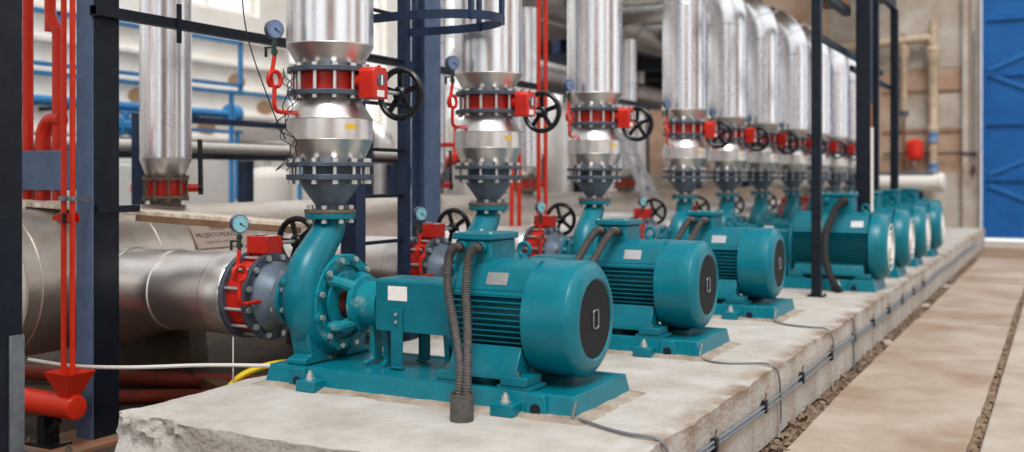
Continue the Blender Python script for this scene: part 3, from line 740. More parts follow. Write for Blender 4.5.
# printed sticker on the cladding
a = math.radians(30); n_ = V(math.cos(a), 0, math.sin(a)); c = V(HX, 5.55, HZ_) + n_ * (HR + .012); u_ = V(0, 1, 0); w_ = n_.cross(u_) * 1
if w_.z < 0: w_ = -w_
t = thing('printed_sticker', c - w_ * .09, 'pale sticker with dark printed lettering on the large header pipe', 'sticker'); b0 = c - w_ * .09
BASE[0] = b0
MB().add([c + u_ * x + w_ * y + n_ * h for h in (0, .003) for x, y in ((-.25, -.09), (.25, -.09), (.25, .09), (-.25, .09))], [(3, 2, 1, 0), (4, 5, 6, 7), (0, 1, 5, 4), (1, 2, 6, 5), (2, 3, 7, 6), (3, 0, 4, 7)]).build('sticker_sheet', mat('sticker', (206, 184, 168), .6), t, smooth=0)
done()
def text(s, size, origin, u, v, m, parent, base, name):
    cu = bpy.data.curves.new(name, 'FONT'); cu.body = s; cu.size = size; cu.align_x = 'CENTER'; cu.extrude = .0006
    o = bpy.data.objects.new(name, cu); COL.objects.link(o)
    dg = bpy.context.evaluated_depsgraph_get(); me = bpy.data.meshes.new_from_object(o.evaluated_get(dg))
    bpy.data.objects.remove(o); ob = bpy.data.objects.new(name, me); COL.objects.link(ob); me.materials.clear(); me.materials.append(m)
    n = u.cross(v); M = Matrix((u, v, n)).transposed().to_4x4(); M.translation = origin - base
    me.transform(M)
    ob.parent = parent; return ob
text('UWAGA', .04, c + w_ * .05 + n_ * .0036, u_, w_, INK, t, b0, 'upper_lettering')
text('PROJEKTOMONTAZ', .05, c - w_ * .005 + n_ * .0036, u_, w_, INK, t, b0, 'company_lettering')
text('RUROCIAGI I INSTALACJE', .026, c - w_ * .055 + n_ * .0036, u_, w_, mat('faded_ink', (120, 112, 112), .8), t, b0, 'lower_lettering')
# plank across the header
p0 = V(-5.85, 4.37, 1.345); p1 = V(-4.2, 5.09, 1.216); d = (p1 - p0).normalized()
BASE[0] = p0; t = thing('wooden_plank', p0, 'long pale wooden plank lying over the large header pipe', 'plank')
MB().bar(p0 - d * .2, p1, .26, .03).build('board', WOOD, t, bevel=.004)
MB().bar(p0 + d * .75 + V(.055, -.125, -.03), p1 + V(.055, -.125, -.03), .025, .04).build('edge_batten', mat('brown_batten', (140, 108, 82), .8, 0, (104, 76, 54), 8, .6), t, bevel=.003)
done()
# risers on the header with lever valves
def header_riser(y, k, big):
    lab = ['stainless riser with red valve on the large header, left of the nearest pump', 'stainless riser on the header seen behind the second stack', 'stainless riser on the header seen between the second and third stacks', 'stainless riser on the header seen between the third and fourth stacks'][k]
    t = thing('header_riser', (HX, y, 1.312), lab, 'pipe', 'risers standing on the large header'); BASE[0] = V(HX, y, 1.312)
    m = MB().lathe([(1.655, .178), (1.66, .183), (3.58, .183)], (HX, y, 0), 'z', 40); m.torus(.184, .005, (HX, y, 2.9), 'z', 40, 6); m.build('pipe_cladding', STEEL, t)
    m = MB().lathe([(1.515, .13), (1.52, .135), (1.64, .183), (1.655, .183)], (HX, y, 0), 'z', 36); m.build('foot_cone', STEELW, t)
    m = MB().lathe([(1.312, .11), (1.33, .11), (1.36, .12)], (HX, y, 0), 'z', 28); m.build('stub', RUSTF, t)
    m = MB().ring(.09, .165, 1.495, 1.515, (HX, y, 0), 'z', 32); m.ring(.09, .165, 1.36, 1.38, (HX, y, 0), 'z', 32); m.build('flanges', RUSTF, t); done()
    t = thing('lever_valve', (HX, y, 1.38), ['rusty red valve under the stainless riser left of the nearest pump, black lever', 'red lever valve under the riser behind the second stack', 'red lever valve under the riser between the second and third stacks', 'red lever valve under the riser between the third and fourth stacks'][k], 'valve', 'lever valves under the header risers'); BASE[0] = V(HX, y, 1.38)
    m = MB().ring(.09, .135, 1.381, 1.494, (HX, y, 0), 'z', 32); m.lathe([(0, .03), (.1, .03)], (HX + .09, y + .09, 1.437), (.7, .7, 0), 12); m.build('valve_body', REDD if False else RED, t)
    MB().bolt_objs('flange_bolt', RUSTF, t, (HX, y, 0), 'z', .15, 10, 1.345, 1.53, .01, .018)
    a = V(HX + .155, y + .155, 1.437); m = MB().cyl(a - V(.02, .02, 0), a + V(.03, .03, 0), .025, 12); m.bar(a + V(.02, .02, -.05), a + V(.0, .03, .36), .035, .016); m.build('lever', BLACK, t); done()
for k, y in enumerate((5.43, 8.97, 11.15, 14.4)): header_riser(y, k, k == 0)

# overhead collector that the bent risers run into
t = thing('overhead_header', (-6.0, 3.9, 3.6), 'large silver clad overhead pipe that the bent risers join', 'pipe'); BASE[0] = V(-6.0, 3.9, 3.6)
m = MB().lathe([(3.9, .3), (3.91, .34)] + [(3.9 + 1.2 * k, .34) for k in range(1, 15)] + [(21.5, .34), (21.51, .3)], (-6.0, 0, 3.93), 'y', 40); m.build('cladding', STEELW, t)
for y in (4.9, 7.4, 9.6, 12.9, 14.8, 18.2): MB().torus(.342, .006, (-6.0, y, 3.93), 'y', 40, 6).build('cladding_seam', GALV, t)
for y in (5.3, 11.4, 16.5, 20): MB().bar((-6.0, y, 4.25), (-6.0, y, 5.4), .04, .04).build('hanger_rod', IRON, t)
done()

# ------------------------------------------------------------------ steelwork at the left
t = thing('steel_column', (-4.91, 4.09, 0), 'thick black steel column with its lit front face painted blue-grey, left of the nearest pump', 'column'); t['kind'] = 'thing'; BASE[0] = V(-4.91, 4.09, 0)
MB().box(-4.97, -4.85, 4.012, 4.19, .02, 5.5).build('column_shaft', IRON, t, bevel=.004)
MB().box(-4.985, -4.852, 4.0, 4.012, .02, 5.5).build('lit_front_plate', BLUEG, t, bevel=.002)  # lit front face of the black column, its light put in as paler paint
MB().box(-5.15, -4.72, 3.72, 4.30, 0, .02).build('base_plate', mat('rusty_plate', (150, 132, 116), .8, .2, (170, 106, 66), 6, .6), t)
screws('anchor_nut', RUSTF, t, [(x, y, .02) for x, y in ((-5.1, 3.78), (-4.77, 3.78), (-4.77, 4.25))], (0, 0, 1), [(0, .02), (.015, .02), (.016, .011), (.035, .011)])
MB().box(-4.85, -4.825, 4.02, 4.32, 1.31, 1.35).build('bracket_stub', IRON, t); done()
t = thing('tie_bar', (-4.82, 4.0, 2.43), 'long dark square bar running level from the black column past the nearest riser', 'bar'); BASE[0] = V(-4.82, 4.0, 2.43)
m = MB(); 
for z0, z1, x0, x1 in ((2.43, 2.436, -4.849, -4.789), (2.484, 2.49, -4.849, -4.789), (2.436, 2.484, -4.849, -4.843), (2.436, 2.484, -4.795, -4.789)): m.box(x0, x1, 3.98, 13.2, z0, z1)
m.build('square_tube', IRON, t)
MB().box(-4.79, -4.775, 4.57, 4.60, 2.34, 2.58).build('clip_plate', IRON, t); done()
t = thing('near_column', (-4.33, 3.07, 0), 'near black steel column at the left edge of the photo', 'column'); t['kind'] = 'thing'; BASE[0] = V(-4.33, 3.07, 0)
m = MB(); x0, x1, y0, y1 = -4.52, -4.28, 2.92, 3.14
m.box(x0, x1, y0, y1, .0, 4.6); m.build('column_shaft', IRON, t, bevel=.006)
MB().box(x1 + .001, x1 + .012, y1 - .075, y1 + .002, 0, .78).build('grey_edge_guard', GALV, t, bevel=.002); done()

# red pipework left
def rpipe(name, pts, r, label, m=REDP, cat='pipe', grp=None, n=6):
    return tag(MB().tube(smoothpath(pts, n) if len(pts) > 2 else pts, r, 16).build(name, m), label, cat, grp)
t = thing('drain_pipe', (-5.6, 3.82, .17), 'thick red drain pipe with a capped end and square funnel, at lower left', 'pipe'); BASE[0] = V(-5.6, 3.82, .17)
MB().lathe([(-7.3, .068), (-4.76, .068), (-4.752, .062), (-4.75, .055)], (0, 3.82, .25), 'x', 32).build('pipe_body', REDP, t)
m = MB(); P = []
for z, hx, hy in ((.445, .105, .09), (.30, .035, .035)): P.append([V(-4.815 + i * hx, 3.82 + j * hy, z) for i, j in ((-1, -1), (1, -1), (1, 1), (-1, 1))])
P.append([V(-4.815 + i * .10, 3.82 + j * .085, .445) for i, j in ((-1, -1), (1, -1), (1, 1), (-1, 1))]); P.append([V(-4.815 + i * .03, 3.82 + j * .03, .315) for i, j in ((-1, -1), (1, -1), (1, 1), (-1, 1))])
m.add(sum(P, []), [(j, (j + 1) % 4, 4 + (j + 1) % 4, 4 + j) for j in range(4)] + [(8 + j, 12 + j, 12 + (j + 1) % 4, 8 + (j + 1) % 4) for j in range(4)] + [(j, 8 + j, 8 + (j + 1) % 4, (j + 1) % 4) for j in range(4)] + [(15, 14, 13, 12)])
m.build('funnel', REDP, t)
m = MB().box(-5.02, -4.96, 3.77, 3.87, .022, .18); m.box(-5.1, -4.88, 3.75, 3.89, .021, .035); m.bar((-5.0, 3.8, .04), (-4.9, 3.82, .17), .03, .03); m.build('pipe_support', BLACK, t); done()
for k, x in enumerate((-4.862, -4.79)):
    rpipe('thin_red_pipe', [(x + .0, 3.82, .36), (x, 3.82, 4.6)], .0155, ['thin vertical red pipe ending in the red funnel, farther from the column', 'thin vertical red pipe ending in the red funnel, closer to the column'][k], grp='thin red pipes into the funnel')
t = thing('pipe_clamp', (-4.83, 3.85, 1.32), 'pair of clamps holding the two thin red pipes to the black column', 'clamp'); BASE[0] = V(-4.83, 3.85, 1.32)
m = MB().ring(.019, .027, 1.385, 1.41, (-4.862, 3.82, 0), 'z', 16); m.ring(.019, .027, 1.385, 1.41, (-4.79, 3.82, 0), 'z', 16); m.bar((-4.80, 3.845, 1.397), (-4.86, 3.998, 1.397), .015, .02); m.bar((-4.79, 3.845, 1.39), (-4.855, 3.998, 1.39), .012, .012); m.build('upper_clamp', GALV, t)
m = MB().box(-4.93, -4.885, 3.80, 3.84, 1.275, 1.305); m.box(-4.885, -4.76, 3.796, 3.80, 1.265, 1.315); m.box(-4.885, -4.76, 3.84, 3.844, 1.265, 1.315); m.build('red_clamp', RED, t, bevel=.002)
MB().box(-4.838, -4.812, 3.79, 3.85, 1.262, 1.318).build('clamp_block', IRON, t); done()
t = thing('pipe_manifold', (-6.4, 4.55, 1.43), 'blue-grey box beam at left that the thick red pipes pass through', 'beam'); t['kind'] = 'thing'; BASE[0] = V(-6.4, 4.55, 1.43)
MB().box(-7.4, -5.60, 4.45, 4.62, 1.43, 1.69).build('box_beam', BLUEG, t, bevel=.005)
MB().box(-7.4, -7.25, 4.46, 4.61, 0, 1.43).build('beam_post', BLUEG, t); done()
xs = [-6.10, -5.80]
rpipe('red_riser', [(-6.13, 4.535, 1.36), (-6.13, 4.535, 5.2)], .036, 'thick vertical red pipe at far left, next to the near black column', grp='thick red pipes through the blue-grey beam')
rpipe('red_riser', [(-5.83, 4.535, 1.36), (-5.83, 4.535, 2.4), (-5.84, 4.535, 2.48), (-5.895, 4.535, 2.58), (-5.905, 4.535, 2.7), (-5.905, 4.535, 5.2)], .036, 'thick vertical red pipe with a small offset bend, beside the lit column face', grp='thick red pipes through the blue-grey beam')
rpipe('red_elbow_pipe', [(-5.975, 4.535, 1.36), (-5.975, 4.535, 1.74), (-5.965, 4.535, 1.82), (-5.92, 4.535, 1.88), (-5.86, 4.535, 1.895), (-5.79, 4.535, 1.895)], .05, 'short red pipe elbow rising from the blue-grey beam', grp='thick red pipes through the blue-grey beam')

# caged ladder between the first two stacks
t = thing('caged_ladder', (-4.02, 5.64, 0), 'dark navy fixed ladder with safety hoop between the first two stacks', 'ladder'); BASE[0] = V(-4.02, 5.64, 0)
MB().box(-4.09, -3.97, 5.29, 5.40, 0, 5.2).build('stringer', NAVY, t, bevel=.003)
MB().box(-4.07, -3.99, 5.90, 5.95, 0, 5.2).build('stringer', NAVY, t, bevel=.003)
z = 1.08 - .93
while z < 4.9: MB().cyl((-4.03, 5.38, z), (-4.03, 5.91, z), .013, 10).build('rung', IRON, t); z += .31
hp = [(-4.0, 5.32)] + [(-3.62 + .50 * math.sin(a) , 5.625 - .33 * math.cos(a)) for a in [PI * k / 16 for k in range(17)]] + [(-4.0, 5.93)]
for z in (2.52, 3.5):
    m = MB(); vs = []
    for x, y in hp:
        for h in (-.028, .028): vs.append((x, y, z + h))
    n = len(hp); th = []
    for k, (x, y) in enumerate(hp):
        d = V(x + 3.8, y - 5.625, 0); d = d.normalized() * .007
        for h in (-.028, .028): th.append((x + d.x, y + d.y, z + h))
    fs = []
    o = 2 * n
    for k in range(n - 1):
        a = 2 * k; fs += [(a, a + 1, a + 3, a + 2), (o + a, o + a + 2, o + a + 3, o + a + 1), (a, a + 2, o + a + 2, o + a), (a + 1, o + a + 1, o + a + 3, a + 3)]
    m.add(vs + th, fs); m.build('safety_hoop', NAVY, t)
for k in (2, 6, 11, 15):
    x, y = hp[k]; MB().box(x - .012, x + .012, y - .018, y + .018, 2.49, 4.6).build('cage_strap', NAVY, t)
done()
t = thing('blue_column', (-4.71, 7.27, 0), 'blue-grey steel column behind the caged ladder', 'column'); t['kind'] = 'thing'; BASE[0] = V(-4.71, 7.27, 0)
MB().box(-4.785, -4.775, 7.14, 7.38, .02, 5.5).build('column_flange', BLUEG, t); MB().box(-4.655, -4.645, 7.14, 7.38, .02, 5.5).build('column_flange', BLUEG, t); MB().box(-4.775, -4.655, 7.255, 7.265, .02, 5.5).build('column_web', BLUEG, t)
MB().box(-4.86, -4.57, 7.08, 7.44, 0, .02).build('base_plate', IRON, t); done()

# ------------------------------------------------------------------ platform frame in the pump row
def post(name, x, y, w, d, h, label, m=IRON):
    t = thing(name, (x, y, PZ), label, 'post', 'black posts standing on the plinth'); t['kind'] = 'thing'; BASE[0] = V(x, y, PZ)
    MB().box(x - w / 2, x + w / 2, y - d / 2, y + d / 2, PZ + .012, h).build('post_shaft', m, t, bevel=.004)
    MB().box(x - w * .9, x + w * .9, y - d * .9, y + d * .9, PZ, PZ + .012).build('foot_plate', m, t)
    screws('foot_bolt', RUSTF, t, [(x + i * w * .72, y + j * d * .72, PZ + .012) for i in (-1, 1) for j in (-1, 1)], (0, 0, 1), [(0, .013), (.014, .013)]); done(); return t
post('platform_post', -2.0, 9.72, .085, .085, 3.80, 'slim black post on the plinth between the third and fourth motors')
t = post('platform_post', -1.86, 11.46, .15, .16, 5.0, 'thick black post with a white strip, between the fourth and fifth motors')
BASE[0] = V(-1.86, 11.46, PZ); MB().box(-1.7845, -1.776, 11.40, 11.532, 1.15, 2.05).build('white_strip', PAPER, t); MB().box(-1.7845, -1.776, 11.42, 11.45, 2.05, 2.3).build('rust_strip', mat('rust_streak', (170, 110, 60), .8), t); done()
post('platform_post', -1.98, 13.0, .08, .08, 3.80, 'slim black post between the fifth and sixth motors')
post('platform_post', -2.0, 14.75, .10, .10, 3.80, 'slim black post between the sixth and seventh motors')
tag(MB().box(-2.06, -1.98, 9.68, 14.8, 3.801, 3.90).build('platform_beam', IRON, bevel=.004), 'long black beam joining the tops of the posts along the pump row', 'beam', kind='thing')
tag(MB().box(-2.06, -1.98, 9.765, 11.37, 3.24, 3.33).build('short_beam', IRON, bevel=.004), 'short black beam with brown planking between the slim front post and the thick post', 'beam', kind='thing')
tag(MB().box(-2.25, -1.98, 9.78, 11.37, 3.332, 3.38).build('deck_board', mat('brown_deck', (150, 112, 84), .8, 0, (110, 78, 56), 4, .6)), 'brown boarding lying on the short black beam', 'board')
tag(MB().box(-2.35, -1.98, 11.7, 14.8, 3.901, 3.94).build('platform_deck', mat('dark_planking', (90, 72, 60), .8, 0, (66, 52, 44), 4, .6)), 'dark platform deck lying on the long post beam', 'platform')
for k, (y0, y1, z) in enumerate(((9.762, 13.9, 2.86), (11.9, 14.7, 2.74))):
    tag(MB().bar((-2.04 - .03 * k, y0, z), (-2.04 - .03 * k, y1, z), .04, .06).build('guard_rail', IRON), ['black rail between the slim front post and the thick post', 'black rail from the thick post to the farthest post'][k], 'rail')

# red pipes and small things behind the stacks
for k, (x, y, z0, z1) in enumerate(((-4.72, 9.38, .3, 5.0), (-4.74, 9.58, .3, 5.0))):
    rpipe('red_standpipe', [(x, y, 0), (x, y, z1)], .022, ['thin tall red pipe behind the second and third stacks, nearer of the pair', 'thin tall red pipe behind the second and third stacks, farther of the pair'][k], grp='tall red pipes behind the stacks')
for k, (x, y) in enumerate(((-4.82, 8.98), (-4.83, 9.16))):
    rpipe('red_standpipe', [(x, y, 0), (x, y, 1.62), (x - .02, y, 1.75), (x - .12, y, 1.83), (x - .9, y, 1.86)], .022, ['low red pipe bent over at the top behind the second stack, nearer of the pair', 'low red pipe bent over at the top behind the second stack, farther of the pair'][k], grp='low red pipes behind the second stack')
t = thing('aluminium_ladder', (-4.3, 13.1, 0), 'aluminium ladder leaning against the header between the third and fourth stacks', 'ladder'); BASE[0] = V(-4.3, 13.1, 0)
a, b = V(-4.3, 13.1, 0), V(-5.42, 13.1, 2.35)
for s in (-.19, .19): MB().bar(a + V(0, s, 0), b + V(0, s, 0), .03, .07, up=(1, 0, .4)).build('rail', ALUM, t)
for k in range(8): p = a + (b - a) * ((k + .7) / 8.6); MB().bar(p + V(0, -.19, 0), p + V(0, .19, 0), .03, .03).build('rung', ALUM, t)
done()

# floor level on the left: old red pipes, flat cable, hose
rpipe('floor_pipe', [(-7.0, 4.9, .07), (-4.75, 5.55, .07), (-4.2, 5.7, .07)], .055, 'dull red pipe lying on the floor behind the black column', REDD, n=4)
rpipe('floor_pipe', [(-6.6, 3.9, .05), (-5.2, 5.0, .05), (-4.3, 5.2, .05)], .045, 'second dull red pipe crossing the dirty floor under the suction pipes', REDD, n=4)
for k, (p, q, w) in enumerate((((-5.3, 5.35, .06), (-4.12, 4.75, .06), .11),)):
    tag(MB().bar(p, q, w, .1).build('timber_offcut', mat(f'old_timber_{"ab"[k]}', (126, 92, 66), .85, 0, (84, 58, 42), 6, .6, .3, 30), bevel=.005), ['old brown timber lying under the nearest suction pipe', 'old brown timber lying on the floor farther behind the plinth'][k], 'timber')
wire([(-5.3, 3.93, .452), (-4.9, 3.9, .455), (-4.55, 4.0, .46), (-4.2, 4.2, .47), (-3.9, 4.36, .468), (-3.75, 4.5, .45)], .011, 'pale flat cable stretched from the red funnel to the nearest pump', 'pale_cable', PALE, 'cable')
wire([(-3.72, 4.55, .44), (-3.80, 4.56, .445), (-3.92, 4.55, .452), (-4.02, 4.46, .43), (-4.09, 4.36, .38), (-4.13, 4.28, .28), (-4.17, 4.24, .12), (-4.25, 4.24, .02)], .019, 'yellow hose curving off the plinth beside the nearest pump', 'yellow_hose', YELLOW, 'hose')
wire([(-4.09, 4.32, .62), (-4.09, 4.32, .3), (-4.09, 4.32, .0)], .004, 'thin pale wire hanging from the nearest suction valve', 'hanging_wire', PALE)

# ------------------------------------------------------------------ background along the left wall
WX = -11.0
def wall_with_holes(name, m, axis, pos, thick, a0, a1, z0, z1, holes):
    """vertical wall split round its window openings; axis 'x': wall lies at x = pos and runs along y"""
    mb = MB(); A = sorted({a0, a1} | {h[0] for h in holes} | {h[1] for h in holes}); Z = sorted({z0, z1} | {h[2] for h in holes} | {h[3] for h in holes})
    for i in range(len(A) - 1):
        for k in range(len(Z) - 1):
            ca, cz = (A[i] + A[i + 1]) / 2, (Z[k] + Z[k + 1]) / 2
            if any(h[0] < ca < h[1] and h[2] < cz < h[3] for h in holes): continue
            if axis == 'x': mb.box(pos, pos + thick, A[i], A[i + 1], Z[k], Z[k + 1])
            else: mb.box(A[i], A[i + 1], pos, pos + thick, Z[k], Z[k + 1])
    return struct(mb.build(name, m, smooth=0))
lw = [(5.2, 8.6, 4.0, 6.6), (9.2, 12.2, 4.0, 6.6), (12.9, 15.6, 2.3, 6.6), (16.2, 18.8, 2.3, 6.6), (19.6, 22.4, 3.6, 6.6), (-3, 0, 3, 6.6), (1.2, 4.2, 3, 6.6)]
wall_with_holes('wall_left', WHITEW, 'x', WX - .3, .3, -6, 27, -.06, 7.2, lw)
for k, (a, b, c, d) in enumerate(lw):
    w = struct(bpy.data.objects.new(f'window_{k + 1}', None)); COL.objects.link(w); w.location = (WX - .15, a, c)
    BASE[0] = V(WX - .15, a, c); m = MB()
    for y in (a, b - .07): m.box(WX - .19, WX - .11, y, y + .07, c, d)
    for z in (c, d - .07): m.box(WX - .19, WX - .11, a + .07, b - .07, z, z + .07)
    n = 3
    for i in range(1, n): y = a + (b - a) * i / n; m.box(WX - .18, WX - .12, y - .025, y + .025, c + .07, d - .07)
    for i in range(1, 4): z = c + (d - c) * i / 4; m.box(WX - .175, WX - .125, a + .07, b - .07, z - .02, z + .02)
    struct(m.build('window_frame', PAPER, w)); struct(MB().box(WX - .153, WX - .148, a + .05, b - .05, c + .05, d - .05).build('window_glass', GLASSM, w)); done()
# string courses on the wall
for k, z in enumerate((2.05, 2.42, 2.80, 3.18, 3.56)):
    struct(MB().box(WX + .001, WX + .07, 4.4, 12.8, z, z + .07).build(f'trim_{k + 1}', WHITEW, bevel=.01))
for k in (1, 3, 4, 5):
    y = 9.2 + k * .62; z = (3.0, 2.62, 3.38, 2.25, 2.98, 2.6, 2.25)[k]
    R = MB(); R.lathe([(0, .10), (.015, .11), (.02, .02)], (WX + .0, y, z), 'x', 14)
    R.v = [V(p.x, y + (p.y - y) * 1.7, p.z + .03 * noise.noise(p * 9)) for p in R.v]
    tag(R.build('plaster_patch', mat(f'patch_{"abcdefg"[k]}', (176, 142, 108), .9), smooth=40), f'brownish worn patch on the white wall, {dict(zip((1, 3, 4, 5), ("nearest", "second", "third", "farthest")))[k]} of the row along it', 'wall patch', 'worn patches on the white wall')
# blue railings and pipes
def rail(name, x, y0, y1, zs, posts, label, r=.023):
    t = thing(name, (x, y0, min(zs)), label, 'railing'); BASE[0] = V(x, y0, min(zs))
    for z in zs: MB().bar((x, y0, z), (x, y1, z), 2 * r, 2 * r).build('rail', BLUE, t)
    for y, za, zb_ in posts: MB().bar((x, y, za), (x, y, zb_), 2 * r, 2 * r).build('railing_post', BLUE, t)
    done(); return t
rail('blue_railing', -9.5, 5.2, 10.2, (3.28, 2.72, 2.62), [(10.17, 2.6, 3.3), (7.4, 2.6, 3.3), (5.3, 0, 3.3)], 'blue frame railing high against the white wall, left of the nearest stack')
rail('blue_railing', -9.45, 9.9, 11.35, (2.62,), [(11.3, 0, 2.6), (9.95, 0, 2.6)], 'blue frame with tall posts just left of the nearest stack')
rail('blue_railing', -10.15, 8.6, 10.9, (2.15,), [(10.8, 1.2, 2.15), (8.7, 0, 2.15), (10.85, 0, 1.2)], 'lower blue frame behind the black pipe rack')
t = thing('blue_pipe', (-10.5, 7.6, 2.36), 'horizontal blue pipe with an end flange along the white wall', 'pipe'); BASE[0] = V(-10.5, 7.6, 2.36)
MB().cyl((-10.5, 5.2, 2.42), (-10.5, 11.0, 2.42), .062, 16).build('pipe_body', BLUE, t); MB().cyl((-10.5, 11.0, 2.42), (-10.5, 11.15, 2.42), .15, 18).build('end_flange', BLUE, t)
for y in (6, 8.3, 10.4): MB().bar((-10.5, y, 2.352), (-10.98, y, 2.352), .05, .05).build('bracket', IRON, t)
done()
t = thing('blue_gate_valve', (-10.3, 9.0, 2.10), 'blue valve on a short blue pipe, low on the white wall at left', 'valve'); BASE[0] = V(-10.3, 9.0, 2.10)
m = MB().lathe([(-.3, .07), (-.12, .07), (-.12, .12), (-.08, .12), (-.05, .1), (.05, .1), (.08, .12), (.12, .12), (.12, .07), (.4, .07)], (-10.3, 9.0, 2.15), 'y', 18); m.build('valve_body', BLUE, t)
m = MB().cyl((-10.3, 9.0, 2.15), (-10.3, 9.0, 2.33), .04, 12); m.torus(.1, .015, (-10.3, 9.0, 2.33), 'z', 20, 6); m.build('handwheel', BLUE, t)
MB().bar((-10.3, 9.3, 2.14), (-10.99, 9.3, 2.14), .04, .04).build('wall_bracket', IRON, t); done()
# black pipe rack with pipes on it, navy duct, cabinet
t = thing('pipe_rack', (-8.0, 5.6, 0), 'black steel rack carrying long pipes behind the large header', 'pipe rack'); BASE[0] = V(-8.0, 5.6, 0)
MB().box(-7.75, -7.65, 5.6, 13.0, 1.70, 1.76).build('rack_beam', IRON, t); 
for y in (6.0, 8.65, 11.5, 14.5): MB().box(-8.06, -7.94, y - .06, y + .06, 0, 1.70).build('rack_leg', NAVY, t)
done()
tag(MB().cyl((-8.0, 5.6, 1.825), (-8.0, 16, 1.825), .062, 16).build('rack_pipe', PALE), 'pale pipe lying on the black rack behind the header', 'pipe')
t = thing('rack_end_post', (-7.4, 6.6, 0), 'dark post with a crosspiece behind the stainless riser at left', 'post'); t['kind'] = 'thing'; BASE[0] = V(-7.4, 6.6, 0)
MB().box(-7.46, -7.38, 6.58, 6.67, 0, 2.10).build('post_shaft', NAVY, t); MB().box(-7.46, -7.38, 6.671, 10.2, 2.04, 2.10).build('crosspiece', NAVY, t); MB().box(-7.46, -7.38, 10.1, 10.2, 0, 2.04).build('far_leg', NAVY, t); done()
t = thing('navy_duct', (-8.9, 5.2, 1.42), 'long navy blue duct on stands behind the pipe rack', 'duct'); BASE[0] = V(-8.9, 5.2, 1.42)
MB().box(-9.25, -8.95, 12.6, 20.0, 1.40, 1.86).build('duct_body', NAVY, t, bevel=.01)
for y in (12.8, 16, 19.8): MB().box(-9.2, -9.0, y - .05, y + .05, 0, 1.40).build('stand', IRON, t)
for y in (13.8, 15, 16.2, 17.4, 18.6): MB().box(-9.27, -8.93, y - .03, y + .03, 1.38, 1.88).build('joint_flange', BLUEG, t)
done()
t = thing('control_cabinet', (-9.7, 8.6, 0), 'white control cabinet with green and red buttons near the white wall', 'cabinet'); BASE[0] = V(-9.7, 8.6, 0)
MB().box(-9.95, -9.5, 8.05, 9.1, 0.0, 1.72).build('cabinet_body', CAB, t, bevel=.01); MB().box(-9.499, -9.48, 8.1, 9.05, .08, 1.66).build('cabinet_door', CAB, t, bevel=.006)
for y in (8.42, 8.62): MB().box(-9.479, -9.45, y - .05, y + .05, 1.5, 1.6).build('green_button', GRNB, t, bevel=.004)
for y in (8.4, 8.56, 8.72): MB().box(-9.479, -9.455, y - .06, y + .06, 1.36, 1.43).build('red_button', PINK, t, bevel=.004)
done()
for k, (x, y, r, h) in enumerate(((-9.2, 10.35, .32, 1.5), (-8.15, 13.6, .30, 2.4), (-8.1, 16.75, .34, 2.9))):
    t = thing('storage_tank', (x, y, 0), ['pale upright tank behind the pipe rack near the nearest stack', 'grey upright tank with domed top behind the second stack', 'large grey upright tank with domed top behind the third stack'][k], 'tank', 'upright tanks by the white wall'); BASE[0] = V(x, y, 0)
    MB().lathe([(.12, r)] + [(h * f, r) for f in (.5, 1)] + [(h + r * .5 * math.sin(a), r * math.cos(a)) for a in (.4, .8, 1.2, 1.5)], (x, y, 0), 'z', 32).build('tank_shell', STEELW if k > 0 else PALE, t)
    for a in (0, 2.1, 4.2): MB().cyl((x + r * .7 * math.cos(a), y + r * .7 * math.sin(a), 0), (x + r * .7 * math.cos(a), y + r * .7 * math.sin(a), .15), .03, 8).build('tank_leg', IRON, t)
    MB().cyl((x, y, h + r * .45), (x, y, h + r * .45 + .25), .05, 12).build('top_nozzle', STEELW, t); done()

# pipes and ducts at high level, seen between the stacks
def hpipe(name, pts, r, m, label, rings=(), n=8, cat='pipe'):
    b = Vector(pts[0]); BASE[0] = b; t = thing(name, b, label, cat)
    P = smoothpath(pts, n) if len(pts) > 2 else [Vector(p) for p in pts]
    MB().tube(P, r, 28).build('cladding', m, t)
    if rings:
        for c, d in rings: MB().torus(r + .004, .008, c, d, 28, 6).build('cladding_seam', GALV, t)
    done(); return t
hpipe('high_pipe', [(-7.2, 12.0, 3.15), (-7.2, 24, 3.15)], .2, STEELW, 'silver pipe running level below the mezzanine behind the third stack', [((-7.2, y, 3.15), 'y') for y in (14, 16, 18, 20)])
hpipe('bent_pipe', [(-7.0, 17.9, 0), (-7.0, 17.9, 2.2), (-7.0, 17.9, 2.55), (-7.15, 17.9, 2.72), (-7.6, 17.9, 2.78), (-9.5, 17.9, 2.78)], .22, STEELW, 'silver pipe bending back towards the wall behind the third stack')
hpipe('bent_pipe', [(-8.3, 11.7, 0), (-8.3, 11.7, 1.7), (-8.3, 11.7, 2.0), (-8.45, 11.7, 2.15), (-8.8, 11.7, 2.2), (-10.9, 11.7, 2.2)], .15, STEELW, 'pale clad pipe bending to the wall between the ladder and the second stack')
hpipe('small_riser', [(-7.55, 19.5, 0), (-7.55, 19.5, 3.79)], .13, STEELW, 'slim clad pipe rising to the mezzanine right of the tall red pipes')
hpipe('red_branch', [(-7.3, 11.2, 1.72), (-7.3, 11.7, 1.72), (-7.3, 11.98, 1.8), (-7.3, 12.05, 2.05), (-7.3, 12.05, 2.2)], .07, RED, 'red bent branch pipe behind the second stack')
t = thing('mezzanine', (-8.8, 19.5, 0), 'dark steel mezzanine over the pipes at the back left', 'mezzanine'); BASE[0] = V(-8.8, 19.5, 0)
MB().box(-9.6, -6.75, 17, 25.5, 4.05, 4.2).build('deck', mat('dark_deck', (66, 56, 50), .8, 0, (44, 38, 36), 3, .5), t)
for x in (-6.85, -8.2, -9.5): MB().box(x - .08, x + .08, 17, 25.5, 3.8, 4.049).build('girder', NAVY, t)
for y in (17.1, 19, 21, 23): MB().box(-9.6, -6.75, y - .06, y + .06, 3.62, 3.799).build('joist', IRON, t)
